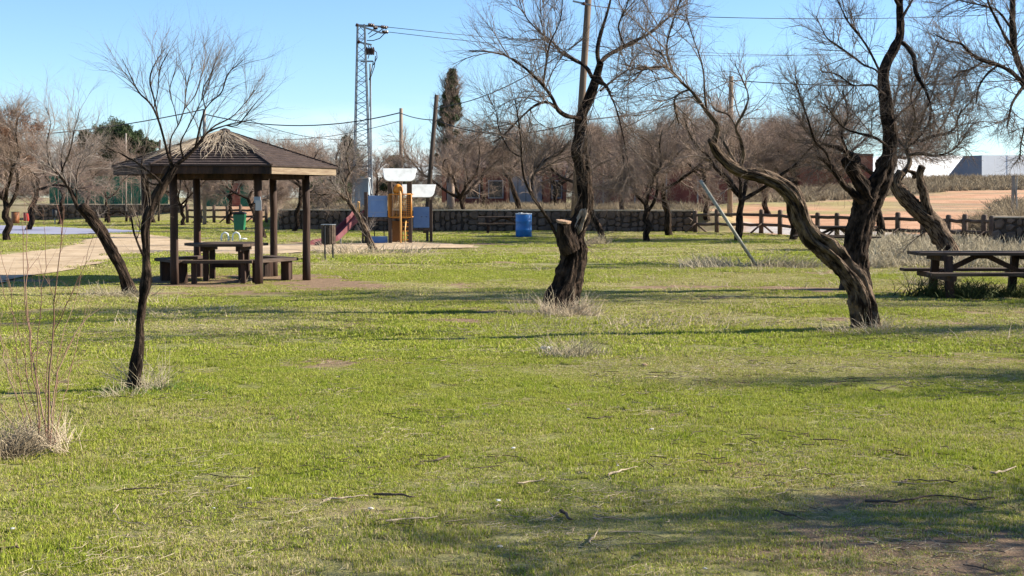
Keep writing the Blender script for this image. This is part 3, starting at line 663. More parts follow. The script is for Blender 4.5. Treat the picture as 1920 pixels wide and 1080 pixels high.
# --- forked leaning tree by the picnic table
ZF = 35.5
hero('forked_tree', 'leaning forked tree with cut stub rising beside its trunk, behind the nearest picnic table', 'tree', ZF,
  [([(1786, 500, 44), (1780, 470, 40), (1765, 440, 37), (1750, 418, 34), (1728, 400, 30), (1705, 378, 28), (1688, 358, 27), (1680, 340, 24), (1690, 322, 18)], 0, dict(S=28, step=.06, amp=.15, knots=12, flare=.15, cleft=[(.9, .3, .3, 1.6, .3)])),
   ([(1748, 418, 22), (1738, 392, 20), (1733, 365, 18), (1726, 342, 17), (1724, 325, 15), (1729, 312, 15)], -.3, dict(S=20, step=.06, amp=.12, knots=5, bare=True))],
  [([(1686, 335, 15), (1700, 318, 14), (1706, 300, 12), (1700, 280, 11), (1706, 255, 9), (1725, 235, 7), (1735, 205, 5), (1750, 170, 4), (1760, 130, 2)], .8),
   ([(1700, 318, 10), (1715, 326, 12), (1712, 334, 8)], .1),
   ([(1704, 290, 9), (1730, 288, 8), (1755, 292, 6), (1780, 285, 5), (1800, 268, 4), (1812, 250, 2)], -1),
   ([(1725, 265, 8), (1750, 255, 7), (1775, 250, 6), (1792, 238, 5), (1798, 215, 4), (1820, 190, 3), (1835, 160, 2)], -.6),
   ([(1700, 280, 8), (1680, 255, 6), (1672, 220, 5), (1680, 180, 4), (1690, 140, 3)], 1.4),
   ([(1706, 262, 7), (1716, 220, 6), (1708, 180, 5), (1720, 140, 3), (1715, 110, 2)], -1.2),
   ([(1755, 255, 5), (1775, 220, 4), (1790, 180, 3), (1800, 140, 2)], 1.3)],
  [(110, (.6, 1.9), dict(ang=(.4, 1.2), up=.3, K=7, rmax=.018, t0=.2)), (1300, (.3, 1.1), dict(ang=(.3, 1.0), up=.25, K=6, rmax=.010)), (5600, (.2, .6), dict(ang=(.2, .9), up=.2, K=4, rmax=.006, tip=.5))], 41, 'bark')

# --- tree whose limbs hang in from the right edge
ZE = 24.0
hero('edge_tree', 'bare tree beyond the right edge, its dark limbs reaching over the picnic table', 'tree', ZE,
  [([(2040, 550, 56), (2035, 500, 46), (2020, 430, 42), (2000, 350, 38), (1985, 280, 34), (1965, 220, 28)], 0, dict(S=28, step=.07, amp=.15, knots=10, flare=.15))],
  [([(1965, 225, 20), (1940, 190, 16), (1920, 160, 14), (1898, 136, 12), (1872, 122, 10), (1845, 114, 9), (1822, 102, 8), (1802, 82, 6), (1775, 76, 4), (1750, 62, 2)], -1.0),
   ([(1965, 220, 22), (1935, 170, 18), (1910, 120, 16), (1900, 80, 15), (1898, 40, 14), (1899, 0, 13), (1896, -60, 9), (1880, -120, 5)], .7),
   ([(1985, 280, 22), (2010, 220, 18), (2030, 150, 15), (2020, 60, 12), (2040, -40, 8)], 1.3),
   ([(1905, 100, 8), (1885, 70, 7), (1870, 40, 6), (1855, 10, 5), (1845, -30, 3)], -.6),
   ([(1920, 160, 8), (1900, 190, 6), (1893, 215, 5), (1888, 240, 3)], -1.2),
   ([(1872, 122, 6), (1850, 140, 5), (1835, 165, 4), (1830, 195, 2)], .6),
   ([(1898, 55, 7), (1870, 20, 5), (1840, 10, 4), (1800, 0, 3), (1770, -20, 2)], 1.4),
   ([(1940, 190, 9), (1925, 230, 6), (1915, 265, 4), (1912, 300, 3)], 1.0),
   ([(1845, 114, 5), (1820, 130, 4), (1800, 135, 3), (1785, 150, 2)], -1)],
  [(170, (.5, 1.5), dict(ang=(.4, 1.1), up=.3, K=7, rmax=.0115, t0=.2)), (1500, (.3, .9), dict(ang=(.3, .9), up=.25, K=6, rmax=.006)), (6500, (.15, .5), dict(ang=(.2, .8), up=.2, K=4, rmax=.0045, tip=.5))], 51, 'bark_dark')

# --- slender young tree at left
ZS = 12.0
hero('slender_tree', 'slender crooked young tree with forked bare branches, left foreground beside pavilion', 'tree', ZS,
  [([(249, 742, 30), (251, 715, 23), (256, 680, 22), (262, 645, 21), (262, 610, 20), (266, 575, 22), (270, 545, 21), (274, 510, 20), (273, 470, 17), (272, 430, 15), (279, 400, 15), (289, 375, 17), (303, 350, 18), (316, 330, 20), (326, 312, 20)], .15,
    dict(S=30, step=.02, amp=.13, knots=22, flare=.18, twist=1.2, cleft=[(.9, .3, .2, 1.1, .35)]))],
  [([(324, 314, 12), (318, 298, 9), (312, 278, 8), (306, 255, 7), (299, 231, 7), (288, 204, 6), (276, 188, 5), (260, 173, 4), (246, 145, 3), (229, 110, 1.5)], -.25),
   ([(328, 310, 13), (345, 298, 11), (366, 278, 9), (378, 262, 7), (389, 248, 6), (424, 235, 4), (459, 227, 2.5), (480, 224, 1.5)], .2),
   ([(323, 305, 8), (318, 280, 7), (322, 255, 6), (334, 235, 5), (345, 205, 4), (350, 165, 3.5), (362, 118, 2)], .3),
   ([(366, 278, 7), (373, 247, 6), (385, 204, 5), (405, 183, 4), (416, 173, 3.5), (428, 138, 3), (455, 114, 1.5)], -.3),
   ([(389, 248, 5), (404, 235, 4.5), (425, 225, 4), (440, 215, 3), (462, 190, 2.5), (478, 169, 1.5)], .35),
   ([(303, 345, 7), (290, 330, 6), (272, 317, 6), (255, 303, 5), (241, 297, 5), (225, 287, 4), (210, 282, 3), (187, 266, 1.5)], -.3),
   ([(299, 231, 5), (290, 190, 4), (281, 150, 4), (290, 120, 3), (310, 90, 1.5)], .2),
   ([(288, 204, 4), (296, 170, 3), (300, 130, 3), (315, 100, 2)], -.3),
   ([(334, 235, 4), (326, 200, 3), (318, 170, 2.5), (330, 130, 1.5)], -.2),
   ([(345, 205, 4), (365, 180, 3), (375, 150, 3), (385, 110, 1.5)], .3),
   ([(385, 204, 4), (380, 170, 3), (395, 140, 2.5), (410, 100, 1.5)], .2),
   ([(425, 235, 3), (445, 235, 3), (470, 205, 2), (492, 178, 1.2)], -.2),
   ([(303, 345, 5), (285, 345, 4), (268, 330, 4), (265, 305, 3), (272, 285, 2)], .2),
   ([(269, 480, 7), (258, 455, 6), (250, 432, 5), (246, 405, 4)], .1),
   ([(256, 450, 4), (262, 430, 3), (258, 405, 2)], -.1),
   ([(345, 298, 6), (338, 270, 5), (352, 240, 4), (372, 200, 3), (390, 160, 2), (402, 120, 1.2)], -.35)],
  [(120, (.3, .9), dict(ang=(.25, .7), up=.5, K=8, rmax=.0042, t0=.25, wig=.12)), (650, (.15, .6), dict(ang=(.2, .6), up=.4, K=6, rmax=.0024, wig=.12)), (1100, (.08, .35), dict(ang=(.2, .6), up=.3, K=4, rmax=.0016, tip=.5))], 61, 'bark_dark', 'twig', tsc=.82, lsc=.58)

# --- leaning tree left of the pavilion
ZL = 24.2
hero('leaning_stub_tree', 'tree leaning left with sawn stub and pale shoots, just left of the pavilion', 'tree', ZL,
  [([(246, 556, 34), (238, 530, 26), (225, 500, 25), (210, 470, 24), (192, 438, 23), (172, 410, 22), (160, 396, 21), (152, 386, 20)], -.4, dict(S=28, step=.04, amp=.14, knots=10, flare=.15))],
  [([(146, 392, 7), (138, 372, 9), (126, 348, 8), (108, 325, 7), (92, 312, 4), (72, 300, 2)], -.3),
   ([(148, 392, 6), (140, 368, 6), (128, 342, 5), (118, 325, 4), (115, 295, 3), (122, 260, 2)], .4),
   ([(113, 330, 5), (120, 310, 4), (132, 280, 3), (140, 240, 2), (150, 205, 1.5)], -.6),
   ([(145, 388, 4), (143, 350, 4), (145, 320, 3), (158, 290, 3), (172, 270, 1.5)], .5),
   ([(92, 312, 4), (88, 270, 3), (95, 230, 2), (85, 200, 1.5)], .7)],
  [(70, (.5, 1.5), dict(ang=(.3, 1.0), up=.5, K=7, rmax=.009, t0=.2)), (500, (.3, .9), dict(ang=(.3, .8), up=.4, K=6, rmax=.005)), (1400, (.15, .5), dict(ang=(.2, .7), up=.3, K=4, rmax=.0035, tip=.5))], 71, 'bark_dark', 'twig_pale', tsc=.9, lsc=.7)

# --- small leaning tree before the playground
hero('playground_tree', 'small grey crooked tree leaning left in front of the playground', 'tree', 44.0,
  [([(702, 472, 15), (692, 450, 12), (682, 425, 11), (668, 400, 10), (656, 382, 9), (650, 368, 8)], 0, dict(S=14, step=.08, amp=.14, knots=5, flare=.2)),
   ],
  [([(655, 380, 8), (640, 366, 6), (628, 350, 4), (618, 335, 3)], -.4), ([(652, 372, 7), (648, 348, 6), (655, 325, 5), (672, 305, 3), (690, 290, 2)], .5),
   ([(648, 350, 5), (638, 325, 4), (630, 300, 3), (640, 270, 2)], .3), ([(656, 325, 4), (650, 290, 3), (660, 260, 2)], -.6)],
  [(45, (.5, 1.6), dict(ang=(.4, 1.1), up=.35, K=6, rmax=.014, t0=.2)), (400, (.3, 1.0), dict(ang=(.3, .9), up=.25, K=5, rmax=.010)), (1300, (.2, .6), dict(ang=(.2, .8), up=.2, K=3, rmax=.007, tip=.6))], 81, 'bark', 'twig_pale')

# ------------------------------------------------------------------ background trees (a few kinds, copied)
def bg_tree_meshes(seed, H=6.0, spread=1.0, lean=.0, nl=4, dense=1.0, tr=.125, low=.3, thick=1.0):
    r = np.random.RandomState(seed); w = Wood(seed)
    hf = H * r.uniform(low, low + .08)
    tp = [np.array((0, 0, -.1))]; dx, dy = lean + r.randn() * .1, r.randn() * .12
    for i in range(1, 6):
        t = i / 5; tp.append(np.array((dx * hf * t + r.randn() * .07 * H / 6, dy * hf * t + r.randn() * .07 * H / 6, hf * t)))
    tr_ = [tr * (1.15 - .4 * i / 5) for i in range(6)]
    w.bark(tp, tr_, S=14, step=.12, amp=.15, knots=6, flare=.25)
    LP = []
    for k in range(nl):
        a = 2 * math.pi * (k + r.uniform(-.3, .3)) / nl; p = tp[-1 if r.rand() < .7 else -2].copy(); el = r.uniform(.35, 1.1)
        d = np.array((math.cos(a) * math.cos(el), math.sin(a) * math.cos(el), math.sin(el))); pts = [p.copy()]; L = H * r.uniform(.42, .6) * spread
        for j in range(7):
            d = unit(d + r.randn(3) * .28 + np.array((0, 0, .05))); p = p + d * L / 7; p[2] = min(p[2], H * .93); pts.append(p.copy())
        rr = np.linspace(tr * .62, .02, 8); pts = np.array(pts); w.bark(pts, rr, S=8, step=.16, amp=.12, knots=3); LP.append(uniform(pts, rr, 16))
    c = Wood(seed + 500); PP = np.array([a for a, _ in LP]); RR = np.array([b_ for _, b_ in LP]); cen = np.array((tp[-1][0], tp[-1][1], hf + H * .1))
    A = sprout(c.r, PP, RR, int(46 * dense), (.9, 2.2), ang=(.4, 1.2), up=.3, K=7, rmax=.03, t0=.15, out=.35, center=cen, wig=.3); c.tubes(*A, 4)
    l1 = merge((PP, RR), A)
    B = sprout(c.r, *l1, int(720 * dense), (.5, 1.6), ang=(.3, 1.1), up=.3, K=6, rmax=.014 * thick, out=.25, center=cen, wig=.26); c.tubes(*B, 3)
    l2 = merge(l1, B)
    D = sprout(c.r, *B, int(6400 * dense), (.25, .9), ang=(.25, 1.0), up=.25, K=4, rmax=.0085 * thick, tip=.6, out=.12, center=cen); c.tubes(*D, 3)
    return w.mesh('trunk', (0, 0, 0)), c.mesh('crown', (0, 0, 0))
KINDS = [bg_tree_meshes(200, 6, 1.0, .1, 4), bg_tree_meshes(211, 6, 1.05, -.25, 4, low=.26), bg_tree_meshes(222, 6, .9, .3, 3, low=.34), bg_tree_meshes(233, 6, 1.1, -.05, 5, low=.22), bg_tree_meshes(244, 6, .85, .05, 4, .85, low=.4), bg_tree_meshes(255, 6, 1.0, .1, 4, .4)]
for a, b_ in KINDS:
    a.materials.append(M['bark_dark']); b_.materials.append(M['twig_far'])
def bg_tree(px, Z, top, kind, rot, label, wid=1.0, crown=None, group='bare trees in the back of the park', name='bare_tree'):
    x = X(px, Z); g = hz(x, Z); Ht = P(px, top, Z)[2] - g; s = Ht / 5.7
    root = thing(name, (x, Z, g), label, 'tree', group, rot); root.scale = (s * wid, s * wid, s)
    link('trunk', KINDS[kind][0], None, root); o = link('crown', KINDS[kind][1], None, root)
    return root
BT = [
 (52, 72, 190, 0, 1.0, 'bare tree with dark trunk just right of the rust brown tree at left edge'),
 (112, 88, 232, 5, 2.2, 'low bare tree in front of the left end of the green fence'),
 (166, 93, 250, 5, 0.3, 'small bare tree forking in front of the green metal fence'),
 (205, 90, 292, 5, 4.0, 'smallest bare tree, in front of the green fence left of the pavilion'),
 (290, 92, 235, 5, 5.0, 'bare tree seen above the left corner of the pavilion roof'),
 (345, 84, 268, 3, 1.4, 'low spreading bare tree seen between the two left pavilion posts'),
 (430, 86, 255, 1, 2.6, 'bare tree behind the green litter bin, seen through the pavilion'),
 (497, 58, 262, 2, 3.1, 'thin trunked bare tree seen between the pavilion middle posts'),
 (551, 68, 222, 0, 0.4, 'dark trunked bare tree at right inside the pavilion opening'),
 (612, 76, 206, 1, 5.5, 'bare tree arching left behind the right corner of the pavilion roof'),
 (705, 92, 262, 4, 1.1, 'bare tree behind the blue playground panels'),
 (872, 70, 190, 3, 2.0, 'wide bare tree tangled with the cypress'),
 (912, 84, 240, 0, 3.3, 'bare tree above the far picnic table'),
 (972, 74, 176, 1, 0.9, 'bare tree standing right behind the blue drum'),
 (1040, 88, 215, 3, 4.4, 'bare tree in front of the orange pillar of the brick building'),
 (1132, 53, 190, 2, 2.9, 'leaning thick trunked bare tree just right of the gnarled centre tree'),
 (1166, 70, 205, 4, 5.9, 'bare tree against the stone wall, second right of the gnarled centre tree'),
 (1213, 54, 172, 3, 0.2, 'bare tree with slim curving trunk before the maroon building'),
 (1254, 60, 165, 0, 4.9, 'twin stemmed bare tree before the right half of the maroon building'),
 (1325, 68, 150, 1, 1.7, 'bare tree where the stone wall meets the log fence'),
 (1382, 53, 132, 3, 5.2, 'bare tree with dark trunk behind the leaning metal pole'),
 (1487, 56, 150, 4, 2.4, 'bare tree at the fence behind the arch of the leaning tree'),
 (1440, 78, 175, 0, 3.9, 'bare tree beyond the log fence near the brick wall'),
 (1650, 55, 120, 4, 3.0, 'bare tree at the log fence right behind the massive dark tree'),
]
for px, Z, top, k, rot, lab in BT: bg_tree(px, Z, top, k, rot, lab)
# rust-brown leafy tree at the left edge
t8 = bg_tree(14, 54, 140, 3, .6, 'tree with rust brown dead foliage and dark forked trunk, left edge', 1.0, group=None, name='rusty_tree')
def leaf_cloud(seed, n, c, rad, size, shell=.6):
    r = np.random.RandomState(seed); d = unit(r.randn(n, 3)); u = (shell + (1 - shell) * r.rand(n))[:, None] * (.8 + .3 * np.sin(d[:, :1] * 5 + seed) * np.cos(d[:, 2:] * 4))
    p = np.array(c) + d * u * np.array(rad); a = unit(r.randn(n, 3) * (1, 1, 1.4) + (0, 0, .5)) * size; b_ = unit(np.cross(a, r.randn(n, 3))) * size * .35
    V = np.stack([p - a, p + b_, p + a], 1); return V.reshape(-1, 3)
def clumps(name, centres, per, crad, size, m, parent, seed):
    Vs = [leaf_cloud(seed + i, per, c, (q * crad, q * crad, q * crad * .75), size, .25) for i, (*c, q) in enumerate(centres)]
    V = np.concatenate(Vs); T = np.arange(len(V)).reshape(-1, 3)
    return link(name, raw_mesh(name, V, np.zeros((0, 4), int), T, False), m, parent)
rr = np.random.RandomState(4)
cc = []
for i in range(60):
    d = unit(rr.randn(3)); cc.append((d[0] * 1.35 - .1, d[1] * 1.3, 3.55 + d[2] * .95, rr.uniform(.5, 1)))
clumps('foliage', cc, 170, .55, .05, M['rust'], t8, 12)

# off-frame trees on the right that throw the foreground shadows
for (x, y, s, k, rot, lab) in ((7.5, 5.7, 1.0, 3, .5, 'bare tree off the right edge nearest the camera'), (9.4, 5.0, 1.1, 0, 2.5, 'second bare tree off the right edge nearest the camera'),
                          (11.6, 12.3, .85, 5, 3.7, 'bare tree off the right edge ten metres out'), (13.2, 14.4, 1.0, 5, 1.2, 'bare tree off the right edge beyond the near ones'), (14.5, 19.6, 1.1, 2, 5.0, 'bare tree off the right edge level with the picnic table'), (16.2, 23.4, 1.1, 1, 3.0, 'bare tree off the right edge behind the picnic table')):
    root = thing('bare_tree', (x, y, hz(x, y)), lab, 'tree', 'bare trees just outside the right edge', rot); root.scale = (s, s, s)
    link('trunk', KINDS[k][0], None, root); link('crown', KINDS[k][1], None, root)

# distant wood as one mass
wp = [bpy.data.objects.new('wood_tree', KINDS[i][1]) for i in (0, 1, 3, 4)]
r = np.random.RandomState(8); npx2 = 70; px = np.concatenate([np.linspace(-150, 640, 40), np.linspace(640, 860, 8), np.linspace(860, 1490, 34), np.linspace(-200, 1480, 70)]) + 0; px = px + r.uniform(-14, 14, len(px)); Zs = r.uniform(112, 150, len(px))
xs = (px - 960) / F * Zs; hs = height(xs, Zs); Zs[-70:] = r.uniform(108, 118, 70); xs = (px - 960) / F * Zs; hs = height(xs, Zs); sc = (1.72 + (370 - np.where(np.arange(len(px)) >= len(px) - 70, r.uniform(305, 345, len(px)), np.where((px > 640) & (px < 860), r.uniform(290, 320, len(px)), np.where(px > 1100, r.uniform(185, 250, len(px)), r.uniform(222, 275, len(px)))))) / F * Zs - hs) / 5.7
scatter('distant_wood', wp, np.stack([xs, Zs, hs - .4], -1), np.stack([0 * xs, 0 * xs, r.rand(len(xs)) * 6.28], -1), np.stack([sc * 1.05, sc * 1.05, sc], -1), 'brown mass of bare trees far behind the buildings', 'wood')

# ------------------------------------------------------------------ evergreens
def evergreen(name, label, px, Z, top, centres, per, crad, size, m, seed, trunk=None):
    x = X(px, Z); g = hz(x, Z); root = thing(name, (x, Z, g), label, 'tree')
    w = Wood(seed); w.bark([(0, 0, -.1), (.05, 0, 1), (-.05, 0, 2), (0, .05, max(2.4, (centres[0][2] if trunk is None else trunk)))], [.2, .17, .14, .08], S=10, step=.2, amp=.1); link('trunk', w.mesh('trunk', (0, 0, 0)), M['bark_dark'], root)
    clumps('foliage', centres, per, crad, size, m, root, seed); return root
r = np.random.RandomState(2); Zp = 118; kpx = Zp / F
def pc_(px0, px, py): return ((px - px0) * kpx, P(px, py, Zp)[2])
cc = []
for (px, py, q) in [(175, 268, 1), (160, 282, .8), (195, 248, 1.1), (215, 238, 1.1), (190, 275, 1), (235, 248, 1.1), (212, 262, 1.1), (255, 258, 1), (240, 272, 1), (272, 268, .8), (285, 272, .7), (222, 282, .9), (165, 255, .6), (260, 280, .8), (205, 290, .8)]:
    for j in range(4):
        x_, z_ = pc_(215, px + r.uniform(-9, 9), py + r.uniform(-7, 7)); cc.append((x_, r.uniform(-1.8, 1.8), z_ - hz(X(215, Zp), Zp), q * r.uniform(.6, 1)))
evergreen('umbrella_pine', 'round crowned dark green pine above the bare trees, left of the pavilion', 215, Zp, 222, cc, 420, 1.05, .2, M['pine'], 300, 6)
Zc = 76; cc = []
xc, gc = X(845, Zc), hz(X(845, Zc), Zc)
for py in range(133, 400, 3):
    t = (py - 130) / 270; w_ = 5 + 34 * min(1, t * 1.5) ** .9
    for j in range(3 + int(t * 3)):
        cc.append((( 848 - 10 * t + r.uniform(-w_, w_) * .8 - 845) / F * Zc, r.uniform(-w_, w_) / F * Zc * .8, P(845, py, Zc)[2] - gc, r.uniform(.6, 1) * (.5 + .5 * min(1, t * 3))))
gr = [c for c in cc if c[2] > P(845, 218, Zc)[2] - gc or (c[2] > P(845, 300, Zc)[2] - gc and r.rand() < .3)]; br = [c for c in cc if c not in gr and c[2] > 1.2]
cy = evergreen('cypress', 'tall narrow cypress with green tip and bare brown sides, behind the playground', 845, Zc, 130, [c for c in gr if c[2] > P(845, 222, Zc)[2] - gc or r.rand() < .5], 260, .30, .12, M['pine'], 320, 6)
w = Wood(321); hT = P(845, 165, Zc)[2] - gc; tp = np.array([(0, 0, 0), (.05, 0, hT * .35), (-.05, .05, hT * .7), (.1, 0, hT)]); u_ = uniform(tp, [.22, .17, .1, .03], 24); w.tubes(u_[0][None], u_[1][None], 10)
A = sprout(w.r, u_[0][None], u_[1][None], 200, (2.0, 2.9), ang=(.5, 1.0), up=.8, K=7, rmax=.03, t0=.12, wig=.15, apex=.62, grav=.13); w.tubes(*A, 4)
B = sprout(w.r, *A, 2600, (.4, 1.2), ang=(.2, .7), up=.5, K=5, rmax=.013, wig=.15, grav=.1); w.tubes(*B, 3)
D = sprout(w.r, *B, 9000, (.2, .6), ang=(.2, .7), up=.4, K=3, rmax=.013, wig=.15); w.tubes(*D, 3)
link('bare_branches', w.mesh('bare_branches', (0, 0, 0)), M['twig_far'], cy)
for i, (px, Z, y0, y1, w_, lab) in enumerate(((742, 112, 292, 360, 36, 'dark green conifer behind the playground roof panels'), (655, 108, 256, 350, 24, 'ragged dark conifer left of the lattice pylon'), (905, 125, 275, 350, 30, 'dark evergreen right of the cypress'), (618, 96, 345, 380, 30, 'low dark green bush above the stone wall by the pylon'), (1115, 120, 240, 330, 30, 'dark conifer behind the gnarled centre tree'))):
    g = hz(X(px, Z), Z); cc = []
    for j in range(46):
        t = r.rand(); py = y0 + (y1 - y0) * t; ww = w_ * (.25 + .75 * t) if i != 3 else w_
        cc.append((r.uniform(-ww, ww) / F * Z, r.uniform(-ww, ww) / F * Z * .7, P(px, py, Z)[2] - g, r.uniform(.5, 1)))
    evergreen('conifer' if i != 3 else 'evergreen_bush', lab, px, Z, y0, cc, 220, .7, .17, M['pine'], 400 + i * 50, 3 if i != 3 else 1.2)

# ------------------------------------------------------------------ pavilion
GA = R(-7.4)
def hexv(Rr, k, c=(0, 0)):   # k = 0 right vertex; angles run towards the camera (-y)
    a = -(R(-4) + k * math.pi / 3); return Vector((c[0] + Rr * math.cos(a), c[1] + Rr * math.sin(a), 0))
gzg = hz(*GZ)
pav = thing('pavilion', (GZ[0], GZ[1], gzg), 'hexagonal dark wooden park pavilion with low pyramid roof', 'pavilion')
EZ, AP, RE = 2.16, 3.07, 2.25
for k in range(6):
    v = hexv(1.64, k); pb = MB().tube([(v.x, v.y, -.15), (v.x, v.y, .4), (v.x + .01, v.y, 1.4), (v.x, v.y, EZ + .05)], [.088, .082, .078, .078], 14)
    pobj = pb.build('post', M['wood'], pav, smooth=True)
    if k == 1:
        MB().box((v.x + .005, v.y - .094, 1.66), (.13, .03, .12)).build('notice_holder', M['cabinet'], pobj)
        MB().box((v.x + .03, v.y - .115, 1.55), (.12, .008, .2)).build('notice', M['paper'], pobj)
    # collar of red soil washed round the post foot is part of the ground material
for k in range(6):
    a, b_ = hexv(RE, k), hexv(RE, k + 1); a.z = b_.z = EZ + .08
    e = (b_ - a).normalized() * .008
    MB().bar(a + e, b_ - e, .05, .16).build('fascia_board', M['wood_sunlit'] if k == 0 else M['wood'], pav, label='fascia board coloured paler as its sunlit side' if k == 0 else None)  # right front board painted pale to look sunlit, the others dark
    a2, b2 = hexv(1.64, k), hexv(1.64, k + 1); a2.z = b2.z = EZ - .02
    e2 = (b2 - a2).normalized() * .09
    MB().bar(a2 + e2, b2 - e2, .09, .13).build('ring_beam', M['wood'], pav)
    c0 = hexv(RE - .05, k); MB().bar((c0.x, c0.y, EZ + .03), (0, 0, AP - .14), .08, .1).build('rafter', M['wood'], pav)
    # roof panel of stepped courses
    rp = MB(); n_ = 15; A0, B0 = hexv(RE + .06, k), hexv(RE + .06, k + 1); top = Vector((0, 0, AP)); zb = EZ + .155
    A0.z = B0.z = zb
    for j in range(n_):
        t0, t1 = j / n_, (j + 1) / n_
        pa, pb_, pc2, pd = A0.lerp(top, t0), B0.lerp(top, t0), B0.lerp(top, t1), A0.lerp(top, t1)
        lift = Vector((0, 0, .026)); sag = Vector((0, 0, random.uniform(-.004, .004)))
        rp.add([pa + lift + sag, pb_ + lift + sag, pc2 + Vector((0, 0, .004)), pd + Vector((0, 0, .004)), pa - Vector((0, 0, .012)), pb_ - Vector((0, 0, .012))], [(0, 1, 2, 3), (4, 5, 1, 0)])
    rp.add([A0 - Vector((0, 0, .014)), B0 - Vector((0, 0, .014)), top - Vector((0, 0, .03))], [(2, 1, 0)])
    rp.build('roof_panel', M['roof'], pav)
    rb = MB(); c1 = hexv(RE + .06, k); rb.bar((c1.x, c1.y, zb + .03), (0, 0, AP + .02), .06, .025); rb.build('hip_strip', M['roof'], pav)
MB().lathe([(.12, 0), (.1, .03), (.02, .06)], 10, (0, 0, AP)).build('roof_cap', M['roof'], pav)
# bleached fronds lying on the roof
r = np.random.RandomState(6); fr = Wood(7); FP = []
def roof_pt(ang_, rad):
    k = int(((-ang_ + R(4)) % (2 * math.pi)) // (math.pi / 3)); a, b_ = hexv(RE + .06, k), hexv(RE + .06, k + 1); mid_ = (a + b_) / 2
    d = Vector((math.cos(ang_), math.sin(ang_), 0)); f = (d * rad).dot(mid_) / mid_.dot(mid_); return d.x * rad, d.y * rad, EZ + .155 + (AP - EZ - .155) * (1 - f) + .045
for i in range(270):
    a = -R(r.uniform(50, 150)) if r.rand() < .85 else -R(r.uniform(150, 200)); rad = r.uniform(.05, 1.2); L = r.uniform(.3, .8); bend = r.uniform(0, .45); pts = []
    for j in range(7):
        t = j / 6; aa = a + (bend * t - .12 * t) / max(.5, rad + L * t) + .015 * math.sin(t * 5 + i); p = roof_pt(aa, min(2.2, rad + L * t)); pts.append((p[0], p[1], p[2] + .008 * math.sin(t * 3.1)))
    FP.append(pts)
FP = np.array(FP); fr.tubes(FP, np.linspace(.008, .003, 7)[None] * r.uniform(.5, 1.1, (len(FP), 1)), 3)
o = link('dry_fronds', fr.mesh('dry_fronds', (0, 0, 0)), M['fibre'], None, (GZ[0], GZ[1], gzg)); tag(o, 'tangle of bleached dry fronds lying over the pavilion roof', 'dry fronds', kind='stuff')
# hexagonal table and ring of benches
tb = thing('picnic_table', (GZ[0], GZ[1], gzg), 'dark hexagonal picnic table standing under the pavilion', 'table', 'picnic tables')
for j in range(5):   # planks
    y0, y1 = -.78 + j * .312, -.78 + (j + 1) * .312 - .012; poly = []
    hexp = [hexv(.86, k) for k in range(6)]
    def clip(poly, a, b_, c_):
        outp = []
        for i in range(len(poly)):
            p, q = poly[i], poly[(i + 1) % len(poly)]; fp, fq = a * p[0] + b_ * p[1] - c_, a * q[0] + b_ * q[1] - c_
            if fp <= 0: outp.append(p)
            if fp * fq < 0: t = fp / (fp - fq); outp.append((p[0] + (q[0] - p[0]) * t, p[1] + (q[1] - p[1]) * t))
        return outp
    pl = clip(clip([(p.x, p.y) for p in hexp], 0, 1, y1), 0, -1, -y0)
    if len(pl) > 2: MB().prism(pl[::-1], (0, 0, .74 + random.uniform(-.003, .003)), (1, 0, 0), (0, 1, 0), .055).build('tabletop_plank', M['wood_h'], tb)
for sx in (-1, 1):
    MB().bar((sx * .36, -.62, .66), (sx * .36, .62, .66), .09, .1).build('cross_bearer', M['wood'], tb)
    for sy in (-1, 1): MB().box((sx * .36, sy * .3, .305), (.11, .11, .61)).build('leg', M['wood'], tb, bevel=.008)
MB().bar((-.3, 0, .3), (.3, 0, .3), .07, .09).build('stretcher', M['wood'], tb)
sides = ['front', 'right front', 'left front', 'rear', 'right rear', 'left rear']
for k, lab in ((1, 'front bench of the ring under the pavilion'), (0, 'right front bench of the ring under the pavilion'), (2, 'left front bench of the ring under the pavilion'), (3, 'left rear bench of the ring under the pavilion'), (5, 'right rear bench of the ring under the pavilion')):
    a, b_ = hexv(1.43, k), hexv(1.43, k + 1); d = (b_ - a).normalized(); mid_ = (a + b_) / 2; ln = (b_ - a).length; nrm = mid_.normalized()
    bn = thing('bench', (GZ[0] + mid_.x, GZ[1] + mid_.y, gzg), 'dark plank ' + lab, 'bench', 'benches ringed around the pavilion table', math.atan2(d.y, d.x))
    sgn = 1 if (Matrix.Rotation(-math.atan2(d.y, d.x), 3, 'Z') @ nrm).y > 0 else -1
    for q, w2 in ((0, -.02), (1, -.20)):
        hl = ln / 2 - .015 - (.11 if q else .02); MB().box((0, sgn * w2, .43), (hl * 2, .165, .06)).build('seat_plank', M['wood_h'], bn, bevel=.006)
    for sx in (-1, 1): MB().box((sx * ln * .34, -sgn * .1, .2), (.09, .2, .4)).build('leg', M['wood'], bn, bevel=.008)
    
